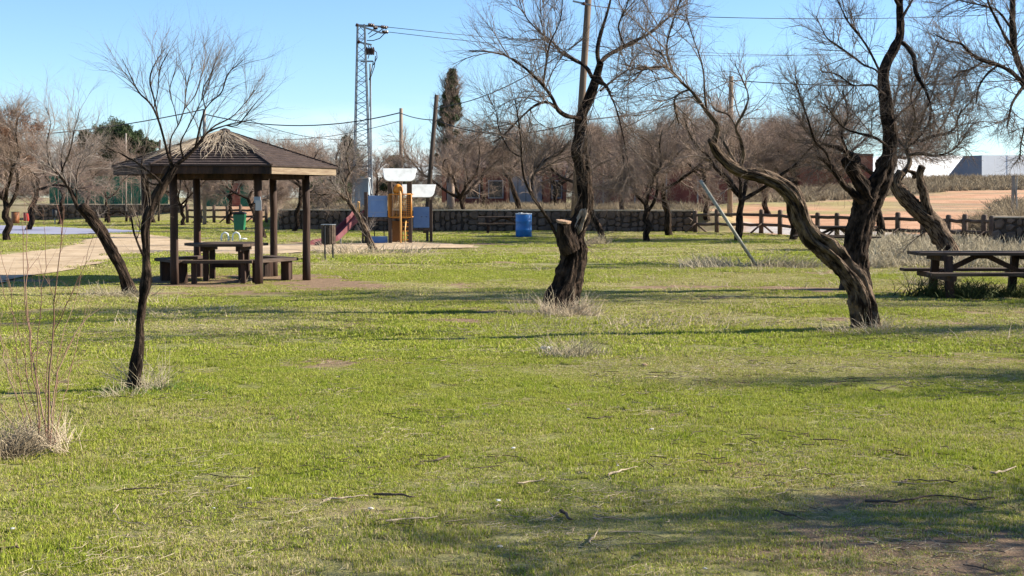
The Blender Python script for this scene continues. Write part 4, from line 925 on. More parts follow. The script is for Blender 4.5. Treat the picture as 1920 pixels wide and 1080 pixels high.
# ------------------------------------------------------------------ picnic tables
def picnic(px, Z, L, label, rz=0, m='wood_h'):
    x = X(px, Z); t = thing('picnic_table', (x, Z, hz(x, Z)), label, 'table', 'picnic tables', rz)
    for j in range(4): MB().box((random.uniform(-.01, .01), -.3 + j * .2, .76 + random.uniform(-.004, .004)), (L, .185, .055)).build('tabletop_plank', M[m], t, bevel=.006)
    for s in (-1, 1):
        for q in (0, 1): MB().box((random.uniform(-.01, .01), s * (.72 + q * .15), .44), (L * .98, .14, .055)).build('seat_plank', M[m], t, bevel=.006)
        MB().bar((s * L * .335, -.42, .69), (s * L * .335, .42, .69), .09, .09).build('top_bearer', M['wood'], t)
        MB().bar((s * L * .335, -.97, .37), (s * L * .335, .97, .37), .09, .09).build('seat_bearer', M['wood'], t)
        for w2 in (-1, 1): MB().bar((s * L * .335 - .095 * s, w2 * .5, -.05), (s * L * .335 - .095 * s, w2 * .34, .72), .13, .09, (0, 1, 0)).build('leg', M['wood'], t)
        MB().bar((s * .1, 0, .71), (s * L * .335 - s * .05, 0, .40), .08, .08).build('brace', M['wood'], t)
    MB().box((0, 0, .70), (.3, .1, .06)).build('centre_block', M['wood'], t)
    return t
picnic(1842, 23.6, 2.36, 'nearest wooden picnic table with X braced legs at the right edge')
picnic(1568, 44.5, 2.5, 'wooden picnic table glimpsed between the leaning tree and dark tree')
picnic(944, 66, 2.5, 'wooden picnic table against the stone wall left of the blue drum')
picnic(222, 96, 2.5, 'small distant picnic table before the green metal fence')

# ------------------------------------------------------------------ slatted bin
x, Z = X(616, 37.8), 37.8
bn = thing('litter_bin', (x, Z, hz(x, Z)), 'round slatted wooden litter bin on two posts right of the pavilion', 'bin')
MB().lathe([(.17, .44), (.172, .97), (.15, .97), (.148, .46)], 16).build('liner', M['black'], bn, smooth=True)
for k in range(16):
    a = 2 * math.pi * k / 16; MB().box((.19 * math.cos(a), .19 * math.sin(a), .72), (.016, .058, .52), a).build('slat', M['wood_h'], bn)
MB().tube([(.2 * math.cos(t), .2 * math.sin(t), .985) for t in (2 * math.pi * k / 20 for k in range(21))], .012, 6).build('rim', M['galv'], bn)
for dx, dy in ((-.07, -.22), (.09, .22)): MB().tube([(dx, dy, -.05), (dx, dy, .95)], .022, 8).build('post', M['black'], bn)

# ------------------------------------------------------------------ playground tower
Zt = 50.5; x0 = X(750, Zt); g0 = hz(x0, Zt); pg = thing('play_tower', (x0, Zt, g0), 'playground tower with orange cage, blue panels and white boat shaped roofs', 'playground')
def L(px, py, dy=0):
    p = P(px, py, Zt + dy); return Vector((p[0] - x0, dy, p[2] - g0))
def vpost(px, ytop, dy, w=.11, m='play_post', nm='post', ybot=None):
    a = L(px, ytop, dy); zb = -.1 if ybot is None else L(px, ybot, dy).z
    MB().box((a.x, dy, (a.z + zb) / 2), (w, w, a.z - zb)).build(nm, M[m], pg, bevel=.006)
vpost(731, 340, -.4, .13); vpost(769, 340, -.4, .13); vpost(733, 342, .5, .12); vpost(766, 342, .5, .12)
vpost(686, 360, -.3, .12); vpost(808, 374, 1.2, .11); vpost(690, 365, .6, .10); vpost(801, 378, 2.1, .1)
def panel(nm, xa, ya, xb, yb, dy, m, t=.03, tilt=0):
    a, b2 = L(xa, ya, dy), L(xb, yb, dy); w, h = b2.x - a.x, a.z - b2.z
    return MB().box(((a.x + b2.x) / 2, dy, (a.z + b2.z) / 2), (w, t, h)).build(nm, M[m], pg, bevel=.008)
pL = panel('blue_panel', 690, 367, 726, 407, -.34, 'blue_panel')
e = L(694, 375, -.36); f_ = L(722, 398, -.36); ln_ = MB()
for a, b2 in (((e.x, e.z), (f_.x, e.z)), ((f_.x, e.z), (f_.x, f_.z)), ((f_.x, f_.z), (e.x, f_.z)), ((e.x, f_.z), (e.x, e.z))):
    ln_.bar((a[0], -.358, a[1]), (b2[0], -.358, b2[1]), .008, .012)
ln_.build('rebate', M['cabinet'], pL)
panel('blue_panel', 775, 388, 805, 427, 1.15, 'blue_panel'); panel('blue_panel', 693, 443, 727, 464, -.34, 'blue_panel')
panel('deck_beam', 690, 410, 730, 414, -.3, 'play_post', .1); panel('deck_beam', 773, 429, 806, 432, 1.15, 'play_post', .1)
for px in (702, 720): vpost(px, 412, .1, .035, 'black', 'bar', 443)
q = L(790, 407, 1.13)
for k in (-1, 1): MB().lathe([(.03, 0), (.03, .02)], 10, (q.x + .1 + k * .09, 1.13, q.z)).build('bolt', M['black'], pg)
def hull(px0, px1, py0, py1, dy, yaw, tiltb):
    a, b2 = L(px0, py0, dy), L(px1, py1, dy); w, h = b2.x - a.x, a.z - b2.z; c_ = (a.x + b2.x) / 2
    poly = [(-w / 2, 0), (w / 2, 0)]
    for s in (1, -1):
        arc = [(s * (w / 2 - h * .10 - h * .42 * (1 - math.cos(t))), -h + h * .45 * (1 - math.sin(t))) for t in np.linspace(0, math.pi / 2, 8)]
        poly += arc if s == 1 else arc[::-1]
    ux = Vector((math.cos(yaw), math.sin(yaw), 0)); uy = Vector((0, math.sin(tiltb), math.cos(tiltb)))
    return MB().prism(poly, (c_, dy, a.z), ux, uy, .04).build('roof_panel', M['white_panel'], pg, bevel=.01)
hull(716, 783, 316, 344, -.55, R(20), R(30)); hull(752, 819, 346, 374, 1.0, R(20), R(30))
k_ = MB(); a, b2 = L(718, 316, -.5), L(750, 318, -.5); k_.bar(a, b2, .05, .04); k_.build('roof_batten', M['black'], pg)
# deck, cage
a, b2 = L(731, 408, -.4), L(769, 408, .5); MB().box(((a.x + b2.x) / 2, .05, a.z), (b2.x - a.x, .95, .05)).build('deck', M['play_post'], pg)
ca, cb = L(729, 364, -.48), L(771, 407, -.48)
for z in (ca.z, cb.z): MB().tube([(ca.x, -.48, z), (cb.x, -.48, z)], .022, 8).build('cage_rail', M['orange'], pg, smooth=True)
for z in (ca.z, cb.z): MB().tube([(cb.x, -.48, z), (cb.x, .45, z)], .022, 8).build('cage_rail', M['orange'], pg, smooth=True)
for xx in (ca.x, cb.x): MB().tube([(xx, -.48, cb.z), (xx, -.48, ca.z)], .03, 8).build('cage_rail', M['orange'], pg, smooth=True)
for j in range(7): xx = ca.x + (j + 1) * .055; MB().tube([(xx, -.48, cb.z), (xx, -.48, ca.z)], .009, 5).build('cage_bar', M['orange'], pg)
xm = ca.x + .46
for j in range(11): z = cb.z + (j + 1) * (ca.z - cb.z) / 12; MB().tube([(xm, -.48, z), (cb.x, -.48, z)], .009, 5).build('cage_bar', M['orange'], pg)
for j in range(4): xx = xm + j * .09; MB().tube([(xx, -.49, cb.z), (xx, -.49, ca.z)], .008, 5).build('cage_bar', M['orange'], pg)
for j in range(8): yy = -.42 + j * .11; MB().tube([(ca.x, yy, cb.z), (ca.x, yy, ca.z)], .009, 5).build('cage_bar', M['orange'], pg)
pb = L(751, 365, -.62); MB().tube([(pb.x, -.62, -.05), (pb.x, -.62, pb.z), (pb.x - .02, -.55, pb.z + .1), (pb.x - .06, -.4, pb.z + .14)], .032, 10).build('sliding_pole', M['yellow'], pg, smooth=True)
dm = L(746, 352, -.3); MB().lathe([(.17, -.17), (.19, -.08), (.17, .04), (.11, .12), (.02, .16)], 14, (dm.x, -.3, dm.z - .02)).build('dome', M['orange'], pg, smooth=True)
a, b2 = L(735, 410, .35), L(766, 456, .35)
for j in range(6): z = .12 + j * .16; MB().tube([(a.x, .40, z), (b2.x, .40, z)], .018, 6).build('rung', M['orange'], pg)
MB().box(((a.x + b2.x) / 2 - .1, .3, .42), ((b2.x - a.x) * .62, .03, .8)).build('lower_panel', M['amber'], pg)
MB().tube([(b2.x - .1, 0, .02), (b2.x - .1, -.05, .5), (b2.x - .08, .1, .85)], .03, 8).build('climbing_tube', M['yellow'], pg, smooth=True)
# slide
sp = [L(676, 399, -.1), L(668, 410, -.3), L(652, 424, -.6), L(636, 440, -.9), L(627, 449, -1.1), L(614, 455, -1.3), L(598, 458, -1.6), L(585, 463, -1.8)]
sl = MB(); prof = [(-.24, .17), (-.26, .17), (-.26, -.02), (.26, -.02), (.26, .17), (.24, .17), (.24, 0), (-.24, 0)]; vs_ = []
for i, p in enumerate(sp):
    d = (sp[min(i + 1, len(sp) - 1)] - sp[max(0, i - 1)]).normalized(); side = d.cross(Vector((0, 0, 1))).normalized(); up = side.cross(d)
    vs_ += [p + side * u + up * v for u, v in prof]
sl.add(vs_, [(i * 8 + k, i * 8 + (k + 1) % 8, (i + 1) * 8 + (k + 1) % 8, (i + 1) * 8 + k) for i in range(len(sp) - 1) for k in range(8)] + [(0, 1, 2, 7), (2, 3, 6, 7), (3, 4, 5, 6)])
sl.build('slide', M['maroon'], pg)
for p in (sp[7], sp[3]): MB().tube([(p.x + .05, p.y, -.05), (p.x + .05, p.y, p.z - .02)], .03, 8).build('slide_leg', M['galv'], pg)
a = L(672, 398, -.1); MB().tube([(a.x, -.35, a.z), (a.x, -.35, a.z + .38), (a.x, .2, a.z + .38), (a.x, .2, a.z)], .025, 8).build('slide_hoop', M['yellow'], pg, smooth=True)
vpost(680, 399, -.5, .07); vpost(680, 399, .3, .07)

# ------------------------------------------------------------------ drum, bins, hoops
x, Z = X(982, 60), 60.0
dr = thing('drum', (x, Z, hz(x, Z)), 'blue plastic drum standing on the grass before the stone wall', 'drum')
MB().lathe([(.33, 0), (.355, .02), (.355, .30), (.365, .32), (.355, .34), (.355, .66), (.365, .68), (.355, .70), (.355, .98), (.35, 1.0), (.33, 1.0), (.33, .5)], 26).build('body', M['barrel'], dr, smooth=True)
MB().tube([(.35 * math.cos(t), .35 * math.sin(t), 1.01) for t in (2 * math.pi * k / 24 for k in range(25))], .02, 6).build('rim', M['white'], dr, smooth=True)
rub = MB()
for i in range(12): rub.box((random.uniform(-.2, .2), random.uniform(-.2, .2), 1.0 + random.uniform(-.04, .04)), (.16, .1, .07), random.random() * 3, .02)
rub.build('rubbish', M['paper'], dr)
Z = 70.0; x = X(450, Z)
gb = thing('wheelie_bin', (x, Z, hz(x, Z)), 'green wheeled litter bin with black lid seen through the pavilion', 'bin')
MB().prism([(-.24, .05), (.24, .05), (.30, .86), (-.30, .86)], (0, 0, 0), (1, 0, 0), (0, 0, 1), .5).build('body', M['bin_green'], gb, bevel=.02)
MB().prism([(-.32, .86), (.32, .86), (.31, .93), (.2, .98), (-.28, .98)], (0, 0, 0), (1, 0, 0), (0, 0, 1), .6).build('lid', M['black'], gb, bevel=.02)
for s in (-1, 1): MB().tube([(s * .26, .24, .1), (s * .31, .24, .1)], .1, 12).build('wheel', M['black'], gb)
for px, lab in ((422, 'left one of two white tubular hoops behind the pavilion table'), (443, 'right one of two white tubular hoops behind the pavilion table')):
    Z = 54.0; x = X(px, Z); h_ = thing('hoop', (x, Z, hz(x, Z)), lab, 'play hoop', 'white hoops on the sandy path')
    MB().tube([(-.14, 0, -.1), (-.14, 0, .18), (-.1, 0, .28), (0, 0, .33), (.1, 0, .28), (.14, 0, .18), (.14, 0, -.1)], .035, 8, dome=True).build('tube', M['white'], h_, smooth=True)
    if px == 443: MB().tube([(.14, 0, .08), (.42, .05, .07)], .03, 8).build('handle', M['white'], h_, smooth=True)
for px, Z, w_, h_, m_, lab in ((30, 90, .5, .75, 'orange_plastic', 'orange litter drum beside the rust brown tree'), (52, 96, .5, .6, 'red_plastic', 'red litter drum in the shade right of the rust brown tree'), (104, 88, .3, .5, 'black', 'small dark bin on a post before the far left wall')):
    x = X(px, Z); d_ = thing('litter_drum' if m_ != 'black' else 'post_bin', (x, Z, hz(x, Z)), lab, 'bin'); b0 = .0 if m_ != 'black' else .45
    MB().lathe([(w_ / 2 * .92, b0), (w_ / 2, b0 + .05), (w_ / 2, b0 + h_), (w_ / 2 * .9, b0 + h_ + .02), (w_ / 2 * .88, b0 + h_ - .2)], 16).build('body', M[m_], d_, smooth=True)
    if b0: MB().tube([(0, 0, -.05), (0, 0, .46)], .04, 8).build('post', M['galv'], d_)
    else: MB().lathe([(w_ / 2 * 1.04, h_ + .0), (w_ / 2 * 1.04, h_ + .04)], 16).build('rim', M['black'], d_)

# leaning metal pole
a, b2 = G(1428, 502), P(1313, 338, 33.5)
lp = thing('metal_pole', tuple(a), 'grey metal tube pole leaning left out of the grass', 'pole')
MB().tube([(0, 0, -.15), tuple(Vector(b2) - Vector(a))], .042, 12).build('tube', M['galv_green'], lp, smooth=True)
MB().box((0, 0, .03), (.22, .2, .12), .4, .02).build('footing', M['pole_conc'], lp)

# ------------------------------------------------------------------ stone walls with individual stones
STN = []
for i in range(10):
    r = np.random.RandomState(i); mbq = MB(); n_ = r.randint(5, 8); ang_ = np.sort((np.arange(n_) + r.uniform(-.28, .28, n_)) / n_ * 6.283)
    ou = [(.5 * math.cos(t) * min(1 / max(abs(math.cos(t)), 1e-3), 1 / max(abs(math.sin(t)), 1e-3)) * .98, .5 * math.sin(t) * min(1 / max(abs(math.cos(t)), 1e-3), 1 / max(abs(math.sin(t)), 1e-3)) * .98) for t in ang_]
    inn = [(u * .8, v * .8) for u, v in ou]; vsn = [(u, .5, v) for u, v in ou] + [(u, -.2, v) for u, v in ou] + [(u, -.5 + r.uniform(-.1, .1), v) for u, v in inn]
    fsn = [(j, (j + 1) % n_, n_ + (j + 1) % n_, n_ + j) for j in range(n_)] + [(n_ + j, n_ + (j + 1) % n_, 2 * n_ + (j + 1) % n_, 2 * n_ + j) for j in range(n_)] + [tuple(range(2 * n_, 3 * n_))]
    me = bpy.data.meshes.new('stone'); me.from_pydata(vsn, [], fsn); me.update(); me.materials.append(M['stone']); STN.append(me)
def stone_wall(A, B, H, T, label, zb=0, rows=3, sw=.36, maxn=290, cop=.8, m='stone'):
    A, B = Vector((*A, 0)), Vector((*B, 0)); d = B - A; ln = d.length; rz = math.atan2(d.y, d.x); mid_ = (A + B) / 2
    w = thing('stone_wall', (mid_.x, mid_.y, zb), label, 'wall', None, rz)
    MB().box((0, 0, H / 2 - .1), (ln, T - .08, H + .2 - .004)).build('core', M['mortar'], w)
    r = random.Random(int(ln * 10)); cnt = 0; rh = H / rows
    x = -ln / 2 + .02
    while x < ln / 2 - .15 and cnt < maxn:
        w_ = sw * r.uniform(.75, 1.5); nr = max(2, rows + r.choice((-1, 0, 0, 1))); cuts = [0] + sorted((k + r.uniform(-.28, .28)) / nr for k in range(1, nr)) + [1]
        for k in range(nr):
            h_ = (cuts[k + 1] - cuts[k]) * H; ww = w_ * r.uniform(.85, 1.12)
            o = link('stone', STN[r.randrange(10)], None, w, (x + w_ / 2 + r.uniform(-.04, .04), -(T / 2 - .04) - r.uniform(.0, .035), (cuts[k] + cuts[k + 1]) / 2 * H)); o.scale = (ww * .96, .14, h_ * .96); o.rotation_euler.y = r.uniform(-.08, .08); cnt += 1
        x += w_
    x = -ln / 2
    while x < ln / 2:
        w_ = min(cop * r.uniform(.8, 1.2), ln / 2 - x)
        if w_ > .1: MB().box((x + w_ / 2, 0, H + .035), (w_ - .012, T + .1, .07 + r.uniform(-.01, .01)), 0, .006).build('coping_slab', M['coping'], w)
        x += w_
    return w
stone_wall(WALL_A, WALL_B, 1.04, .45, 'long low stone wall behind the lawn from pylon to log fence', 0, 3, .33)
stone_wall((X(1864, 48), 48), (X(2080, 46), 46), 1.0, .45, 'stone wall end with creeper at the right end of the log fence', 0, 3, .3)
stone_wall((X(62, 102), 102), (X(345, 103), 103), 1.15, .45, 'far stone wall below the green metal fence', 0, 3, .42)
# ------------------------------------------------------------------ log fences
def log_fence(posts, label, H=1.1, braces=(), rails=(.42, .86), rp=.11, rr=.07):
    P0 = [np.array((X(px, Z), Z)) for px, Z in posts]; o0 = P0[len(P0) // 2]; g = hz(*o0)
    f = thing('log_fence', (o0[0], o0[1], g), label, 'fence')
    q = [Vector((p[0] - o0[0], p[1] - o0[1], hz(*p) - g)) for p in P0]
    for i, p in enumerate(q):
        hh = H + random.uniform(-.05, .06); ln_ = random.uniform(-.02, .02)
        MB().tube([(p.x, p.y, p.z - .15), (p.x + ln_, p.y, p.z + hh - .05), (p.x + ln_, p.y, p.z + hh)], [rp, rp, rp * .65], 10).build('post', M['log'], f, smooth=True)
    for i in range(len(q) - 1):
        for z in rails:
            a, b2 = q[i], q[i + 1]; dz = random.uniform(-.03, .03); dd = (b2 - a).normalized() * .05
            MB().tube([(a.x + dd.x, a.y - .02, a.z + z), ((a.x + b2.x) / 2, (a.y + b2.y) / 2 - .02, (a.z + b2.z) / 2 + z + dz - .02), (b2.x - dd.x, b2.y - .02, b2.z + z + dz * .4)], rr, 8).build('rail', M['log'], f, smooth=True)
    for i in braces:
        for s in (-1, 1):
            a = q[i]; MB().tube([(a.x, a.y - .08, a.z + .46), (a.x + s * .52, a.y - .14, a.z + .02)], .045, 8).build('brace', M['log'], f, smooth=True)
    return f
fz = lambda px: 66.5 - (px - 1302) / 558 * 16.5
log_fence([(px, fz(px)) for px in (1304, 1344, 1386, 1427, 1462, 1500, 1533, 1569, 1612, 1648, 1683, 1730, 1778, 1808, 1844, 1858)], 'rustic log rail fence along the right side of the lawn', braces=(0, 3, 7, 10, 14))
log_fence([(px, 92) for px in (352, 377, 402, 427, 452, 477, 500)], 'distant log fence seen through the pavilion', H=1.2, braces=(1, 3, 5))
# ------------------------------------------------------------------ buildings
def wall_box(nm, xa, ya, xb, yb, Z, dep, m, root, bevel=0):
    a, b2 = P(xa, ya, Z), P(xb, yb, Z); L0 = root.location
    return MB().box(((a[0] + b2[0]) / 2 - L0.x, Z + dep / 2 - L0.y, (a[2] + b2[2]) / 2 - L0.z), (b2[0] - a[0], dep, a[2] - b2[2])).build(nm, M[m], root, bevel=bevel)
Zb = 98.0
bl = thing('brick_building', (X(945, Zb), Zb, hz(X(945, Zb), Zb)), 'low red brick building with orange pillars and grey door behind the wall', 'building')
wall_box('wall', 828, 312, 1060, 392, Zb, 7, 'maroon_wall', bl); 
wall_box('plinth', 826, 380, 1062, 392, Zb - .12, .1, 'brick_red', bl)
for xa, xb in ((829, 836), (862, 870), (905, 911), (948, 954), (1019, 1031), (1056, 1062)): wall_box('pillar', xa, 318, xb, 380, Zb - .16, .14, 'orange_wall', bl)
o = wall_box('door', 956, 330, 1016, 389, Zb - .10, .06, 'grey_door', bl)
for px in (971, 986, 1001): 
    a = P(px, 360, Zb - .12); MB().box((a[0] - bl.location.x, Zb - .115 - bl.location.y, a[2] - bl.location.z), (.03, .02, 2.2)).build('rib', M['glass'], o)
for xa, xb in ((838, 860), (874, 900), (915, 944), (1034, 1054)):
    wf = wall_box('window', xa, 338, xb, 372, Zb - .08, .06, 'grey_door', bl); wall_box('pane', xa + 2, 340, xb - 2, 370, Zb - .1, .012, 'glass', bl).parent = wf
    wf.children[0].location = (0, 0, 0)
rf = MB(); a, b2 = P(822, 314, Zb - .5), P(1066, 314, Zb - .5); lx, ly, lz = bl.location
rf.add([(a[0] - lx, -.5, a[2] - lz), (b2[0] - lx, -.5, a[2] - lz), (b2[0] - lx, 7.4, a[2] - lz), (a[0] - lx, 7.4, a[2] - lz), (a[0] - lx + .2, 3.4, a[2] - lz + .95), (b2[0] - lx - .2, 3.4, a[2] - lz + .95)], [(3, 2, 1, 0), (0, 1, 5, 4), (2, 3, 4, 5), (1, 2, 5), (3, 0, 4)])
rf.build('roof', M['roof_tile'], bl)
Zb2 = 94.0
b2_ = thing('maroon_building', (X(1235, Zb2), Zb2, hz(X(1235, Zb2), Zb2)), 'long windowless maroon building behind the trees right of centre', 'building')
for j in range(9):
    xa = 1102 + j * 29.5; wall_box('wall_panel', xa, 312 - (j % 2) * .3, xa + 28.9, 391, Zb2 + (j % 2) * .03, 6, 'maroon_wall', b2_)
wall_box('parapet', 1100, 308, 1369, 312.5, Zb2 - .06, 6.1, 'roof_tile', b2_)
for j in range(1, 9, 2): wall_box('downpipe', 1101 + j * 29.5, 312, 1103 + j * 29.5, 391, Zb2 - .08, .07, 'grey_door', b2_)
Zb3 = 138.0
b3 = thing('brick_wall_building', (X(1565, Zb3), Zb3, hz(X(1565, Zb3), Zb3)), 'red brick shed beyond the orange field, left of the white warehouse', 'building')
wall_box('wall', 1380, 300, 1500, 356, Zb3 + 3, 8, 'maroon_wall', b3); wall_box('wall', 1500, 291, 1636, 352, Zb3, 8, 'brick_red', b3)
wall_box('eave', 1498, 288, 1638, 292, Zb3 - .3, 8.4, 'roof_tile', b3); wall_box('eave', 1378, 297, 1500, 301, Zb3 + 2.8, 8.4, 'roof_tile', b3)
for xa in (1530, 1568, 1602): wall_box('window', xa, 303, xa + 12, 318, Zb3 - .04, .05, 'glass', b3)
Zw = 152.0
b4 = thing('white_warehouse', (X(1800, Zw), Zw, hz(X(1800, Zw), Zw)), 'white metal warehouses with side wall coloured as shade on the rise at right', 'warehouse')
def facade(nm, poly, A, yaw, dep, m, root):
    """upright slab in the plane through A=(px, Z) turned by yaw; outline given by sight lines."""
    L0 = root.location; ax, ay = X(A[0], A[1]), A[1]; dx, dy = math.cos(yaw), math.sin(yaw); pl = []
    for px, py in poly:
        u, v, w = ray(px, py); k = (ax * dy - ay * dx) / (u * dy - v * dx); X_, Y_ = u * k, v * k; pl.append(((X_ - ax) * dx + (Y_ - ay) * dy, CAM_H + w * k - L0.z))
    pl = pl[::-1]
    return MB().prism(pl, (ax - L0.x - dy * dep / 2, ay - L0.y + dx * dep / 2, 0), (dx, dy, 0), (0, 0, 1), dep).build(nm, M[m], root)
facade('white_gable', [(1637, 300), (1700, 290), (1808, 292), (1808, 338), (1637, 350)], (1637, 156), R(38), 3, 'white_wall', b4)
facade('shaded_side', [(1772, 338), (1808, 292.3), (1841, 291.3), (1841, 338)], (1841, Zw - .6), R(-12), .5, 'shaded_wall', b4)  # dark slab stands in for the shaded recess of the white warehouse
for j in range(14):
    xa = 1841 + j * 24; facade('cladding_panel', [(xa, 291), (xa + 23.7, 291), (xa + 23.7, 340), (xa, 340)], (1841, Zw + (j % 2) * .03), R(17), .4, 'white_wall', b4)
# green corrugated fence
Zg = 104.5
gf = thing('sheet_metal_fence', (X(200, Zg), Zg, hz(X(200, Zg), Zg)), 'tall dark green corrugated metal fence behind the far left wall', 'fence')
for j in range(13):
    xa = 92 + j * 17.2; a, b2 = P(xa, 331 + random.uniform(-.6, .6), Zg), P(xa + 16.9, 384, Zg); sh = MB(); n_ = 12; w_ = b2[0] - a[0]; L0 = gf.location
    for k in range(n_):
        u0, u1 = k / n_, (k + 1) / n_; d0, d1 = .03 * (k % 2), .03 * ((k + 1) % 2)
        sh.add([(a[0] - L0.x + w_ * u0, d0, a[2] - L0.z), (a[0] - L0.x + w_ * u1, d1, a[2] - L0.z), (a[0] - L0.x + w_ * u1, d1, -.1), (a[0] - L0.x + w_ * u0, d0, -.1)], [(3, 2, 1, 0)])
    sh.build('sheet_panel', M['green_sheet'], gf)
    MB().box((a[0] - L0.x, .09, (a[2] - L0.z) / 2), (.06, .06, a[2] - L0.z)).build('post', M['galv'], gf)
gf2 = thing('sheet_metal_fence', (X(430, 108), 108, hz(X(430, 108), 108)), 'short run of green metal sheeting seen between the pavilion posts', 'fence')
for j in range(5):
    a = X(392 + j * 17, 108) - X(430, 108); MB().box((a, 0, .85), (.70, .04 + .01 * (j % 2), 1.9)).build('sheet_panel', M['green_sheet'] if j != 3 else M['brick_red'], gf2)

# ------------------------------------------------------------------ pylon, poles and wires
Zy = 88.0; k = Zy / F; xy = X(680, Zy); gyl = hz(xy, Zy)
py_ = thing('lattice_pylon', (xy, Zy, gyl), 'tall steel lattice power pylon left of the playground', 'pylon')
HT = P(680, 46, Zy)[2] - gyl; wb, wt = .56, .22
def pyc(z, i):
    w_ = wb + (wt - wb) * z / HT; return Vector((w_ * (1, 1, -1, -1)[i], w_ * (1, -1, -1, 1)[i], z))
for i in range(4): MB().bar(pyc(-.2, i), pyc(HT, i), .08, .08).build('leg', M['galv'], py_)
nb = 26; zz = [HT * (1 - (1 - j / nb) ** 1.0) for j in range(nb + 1)]
for f_i in range(4):
    lat = MB()
    for j in range(nb):
        a, b2 = f_i, (f_i + 1) % 4
        if j % 2: a, b2 = b2, a
        lat.bar(pyc(zz[j], a), pyc(zz[j + 1], b2), .035, .035)
        if j % 3 == 0: lat.bar(pyc(zz[j], a), pyc(zz[j], b2), .03, .03)
    lat.build('lattice_face', M['galv'], py_)
def LY(px, py, dy=0): p = P(px, py, Zy + dy); return Vector((p[0] - xy, dy, p[2] - gyl))
MB().bar(LY(667, 47), LY(728, 51), .12, .12).build('crossarm', M['galv'], py_); MB().bar(LY(672, 48, -1.2), LY(716, 62, -1.2), .1, .1).build('crossarm', M['galv'], py_)
MB().bar(LY(672, 79), LY(697, 84), .12, .1).build('crossarm', M['galv'], py_); MB().bar(LY(676, 115), LY(700, 115), .1, .1).build('crossarm', M['galv'], py_)
for a, b2 in (((690, 46), (702, 48)), ((700, 53), (708, 52)), ((714, 50), (726, 52)), ((716, 60), (728, 60)), ((667, 46), (672, 48)), ((670, 77), (675, 80))):
    A_, B_ = LY(*a, -.6), LY(*b2, -.6); pts = [A_.lerp(B_, t) for t in np.linspace(0, 1, 7)]; MB().tube(pts, [.07, .13, .08, .14, .08, .13, .06], 8).build('insulator', M['insul'], py_)
for pts in ([(702, 50), (700, 56), (690, 64)], [(718, 54), (706, 62), (692, 70)], [(722, 62), (712, 72), (700, 76), (688, 76)], [(694, 84), (698, 92), (706, 98), (707, 108), (700, 122)], [(690, 84), (694, 95), (690, 110)], [(700, 115), (697, 130), (692, 150)], [(704, 105), (702, 125), (695, 145), (693, 200)]):
    MB().tube([LY(a, b2, -.5) for a, b2 in pts], .03, 5).build('jumper_cable', M['wire'], py_)
for px in (688, 692, 696, 700):
    A_ = LY(px, 103, -.4); MB().tube([A_, A_ + Vector((0, 0, .35)), A_ + Vector((0, 0, .5))], [.06, .09, .03], 8).build('cable_end', M['insul'], py_)
MB().tube([LY(694, 120, -.4), LY(695, 200, -.45), LY(697, 330, -.6), LY(699, 400, -.6)], .06, 8).build('cable_duct', M['galv'], py_)
Zk = 78.0; xk = X(682, Zk)
cb = thing('electric_cabinet', (xk, Zk, hz(xk, Zk)), 'blue grey electrical cabinet with pale sloping top at the pylon foot', 'cabinet')
a = P(682, 332, Zk)[2] - hz(xk, Zk)
MB().box((-.05, 0, a / 2 - .1), (.78, .7, a)).build('body', M['cabinet'], cb, bevel=.02); MB().box((-.2, -.37, a * .45), (.42, .03, a * .7)).build('door', M['cabinet'], cb)
MB().bar((.34, -.45, a * .98), (.5, -.45, .9), .12, .05).build('side_sheet', M['white'], cb); MB().box((-.05, 0, a - .07), (.86, .8, .05)).build('lid', M['white'], cb)
def upole(px0, py0, px1, py1, Z, r0, r1, m, label, name='utility_pole'):
    top = P(px1, py1, Z); x = X(px0, Z); g = hz(x, Z); xx = x
    po = thing(name, (xx, Z, g), label, 'pole')
    MB().tube([(0, 0, -.3), ((top[0] - x) * .5, 0, (top[2] - g) * .5), (top[0] - x, 0, top[2] - g)], [r0, (r0 + r1) / 2, r1], 12).build('shaft', M[m], po, smooth=True)
    return po, Vector(top)
p1, t1 = upole(1073, 458, 1107, -60, 50, .145, .115, 'pole_brown', 'thick wooden utility pole rising behind the gnarled centre tree')
q = P(1102, 8, 50) - np.array(p1.location); MB().bar((q[0] - .55, -.1, q[2] + .1), (q[0] + .1, -.1, q[2] - .04), .06, .06).build('bracket', M['galv'], p1); MB().lathe([(.05, -.05), (.07, 0), (.05, .06)], 8, (q[0] - .15, -.25, q[2] - .02)).build('insulator', M['insul'], p1)
p2, t2 = upole(752, 420, 752, 203, 82, .13, .10, 'pole_wood', 'brown utility pole rising behind the playground roofs')
p3, t3 = upole(797, 430, 819, 178, 66, .125, .10, 'pole_dark', 'dark utility pole tilting right beside the cypress')
p4, t4 = upole(1368, 430, 1371, 143, 72, .15, .12, 'pole_wood', 'wooden utility pole behind the trunk of the leaning tree')
p5, t5 = upole(384, 410, 383, 205, 86, .13, .10, 'pole_conc', 'pale utility pole seen behind the pavilion apex')
p6, t6 = upole(237, 415, 236, 250, 96, .07, .06, 'pole_conc', 'thin pole in front of the green metal fence')
p7, t7 = upole(298, 410, 300, 262, 97, .08, .07, 'pole_dark', 'thin dark pole behind the left side of the pavilion roof')
def wires(name, label, spans, rad=.014):
    w = MB()
    for A_, B_, sag in spans:
        A_, B_ = Vector(A_), Vector(B_); pts = [A_.lerp(B_, t) - Vector((0, 0, sag * 4 * t * (1 - t))) for t in np.linspace(0, 1, 15)]; w.tube(pts, rad, 5)
    o = w.build(name, M['wire'], None, smooth=True)
    tag(o, label, 'cable'); return o
yt = Vector(py_.location)
wires('power_cable', 'upper thin power cable running right from the pylon top arm', [(yt + LY(728, 51, -.6), P(1700, 100, 150), .8)], .02)
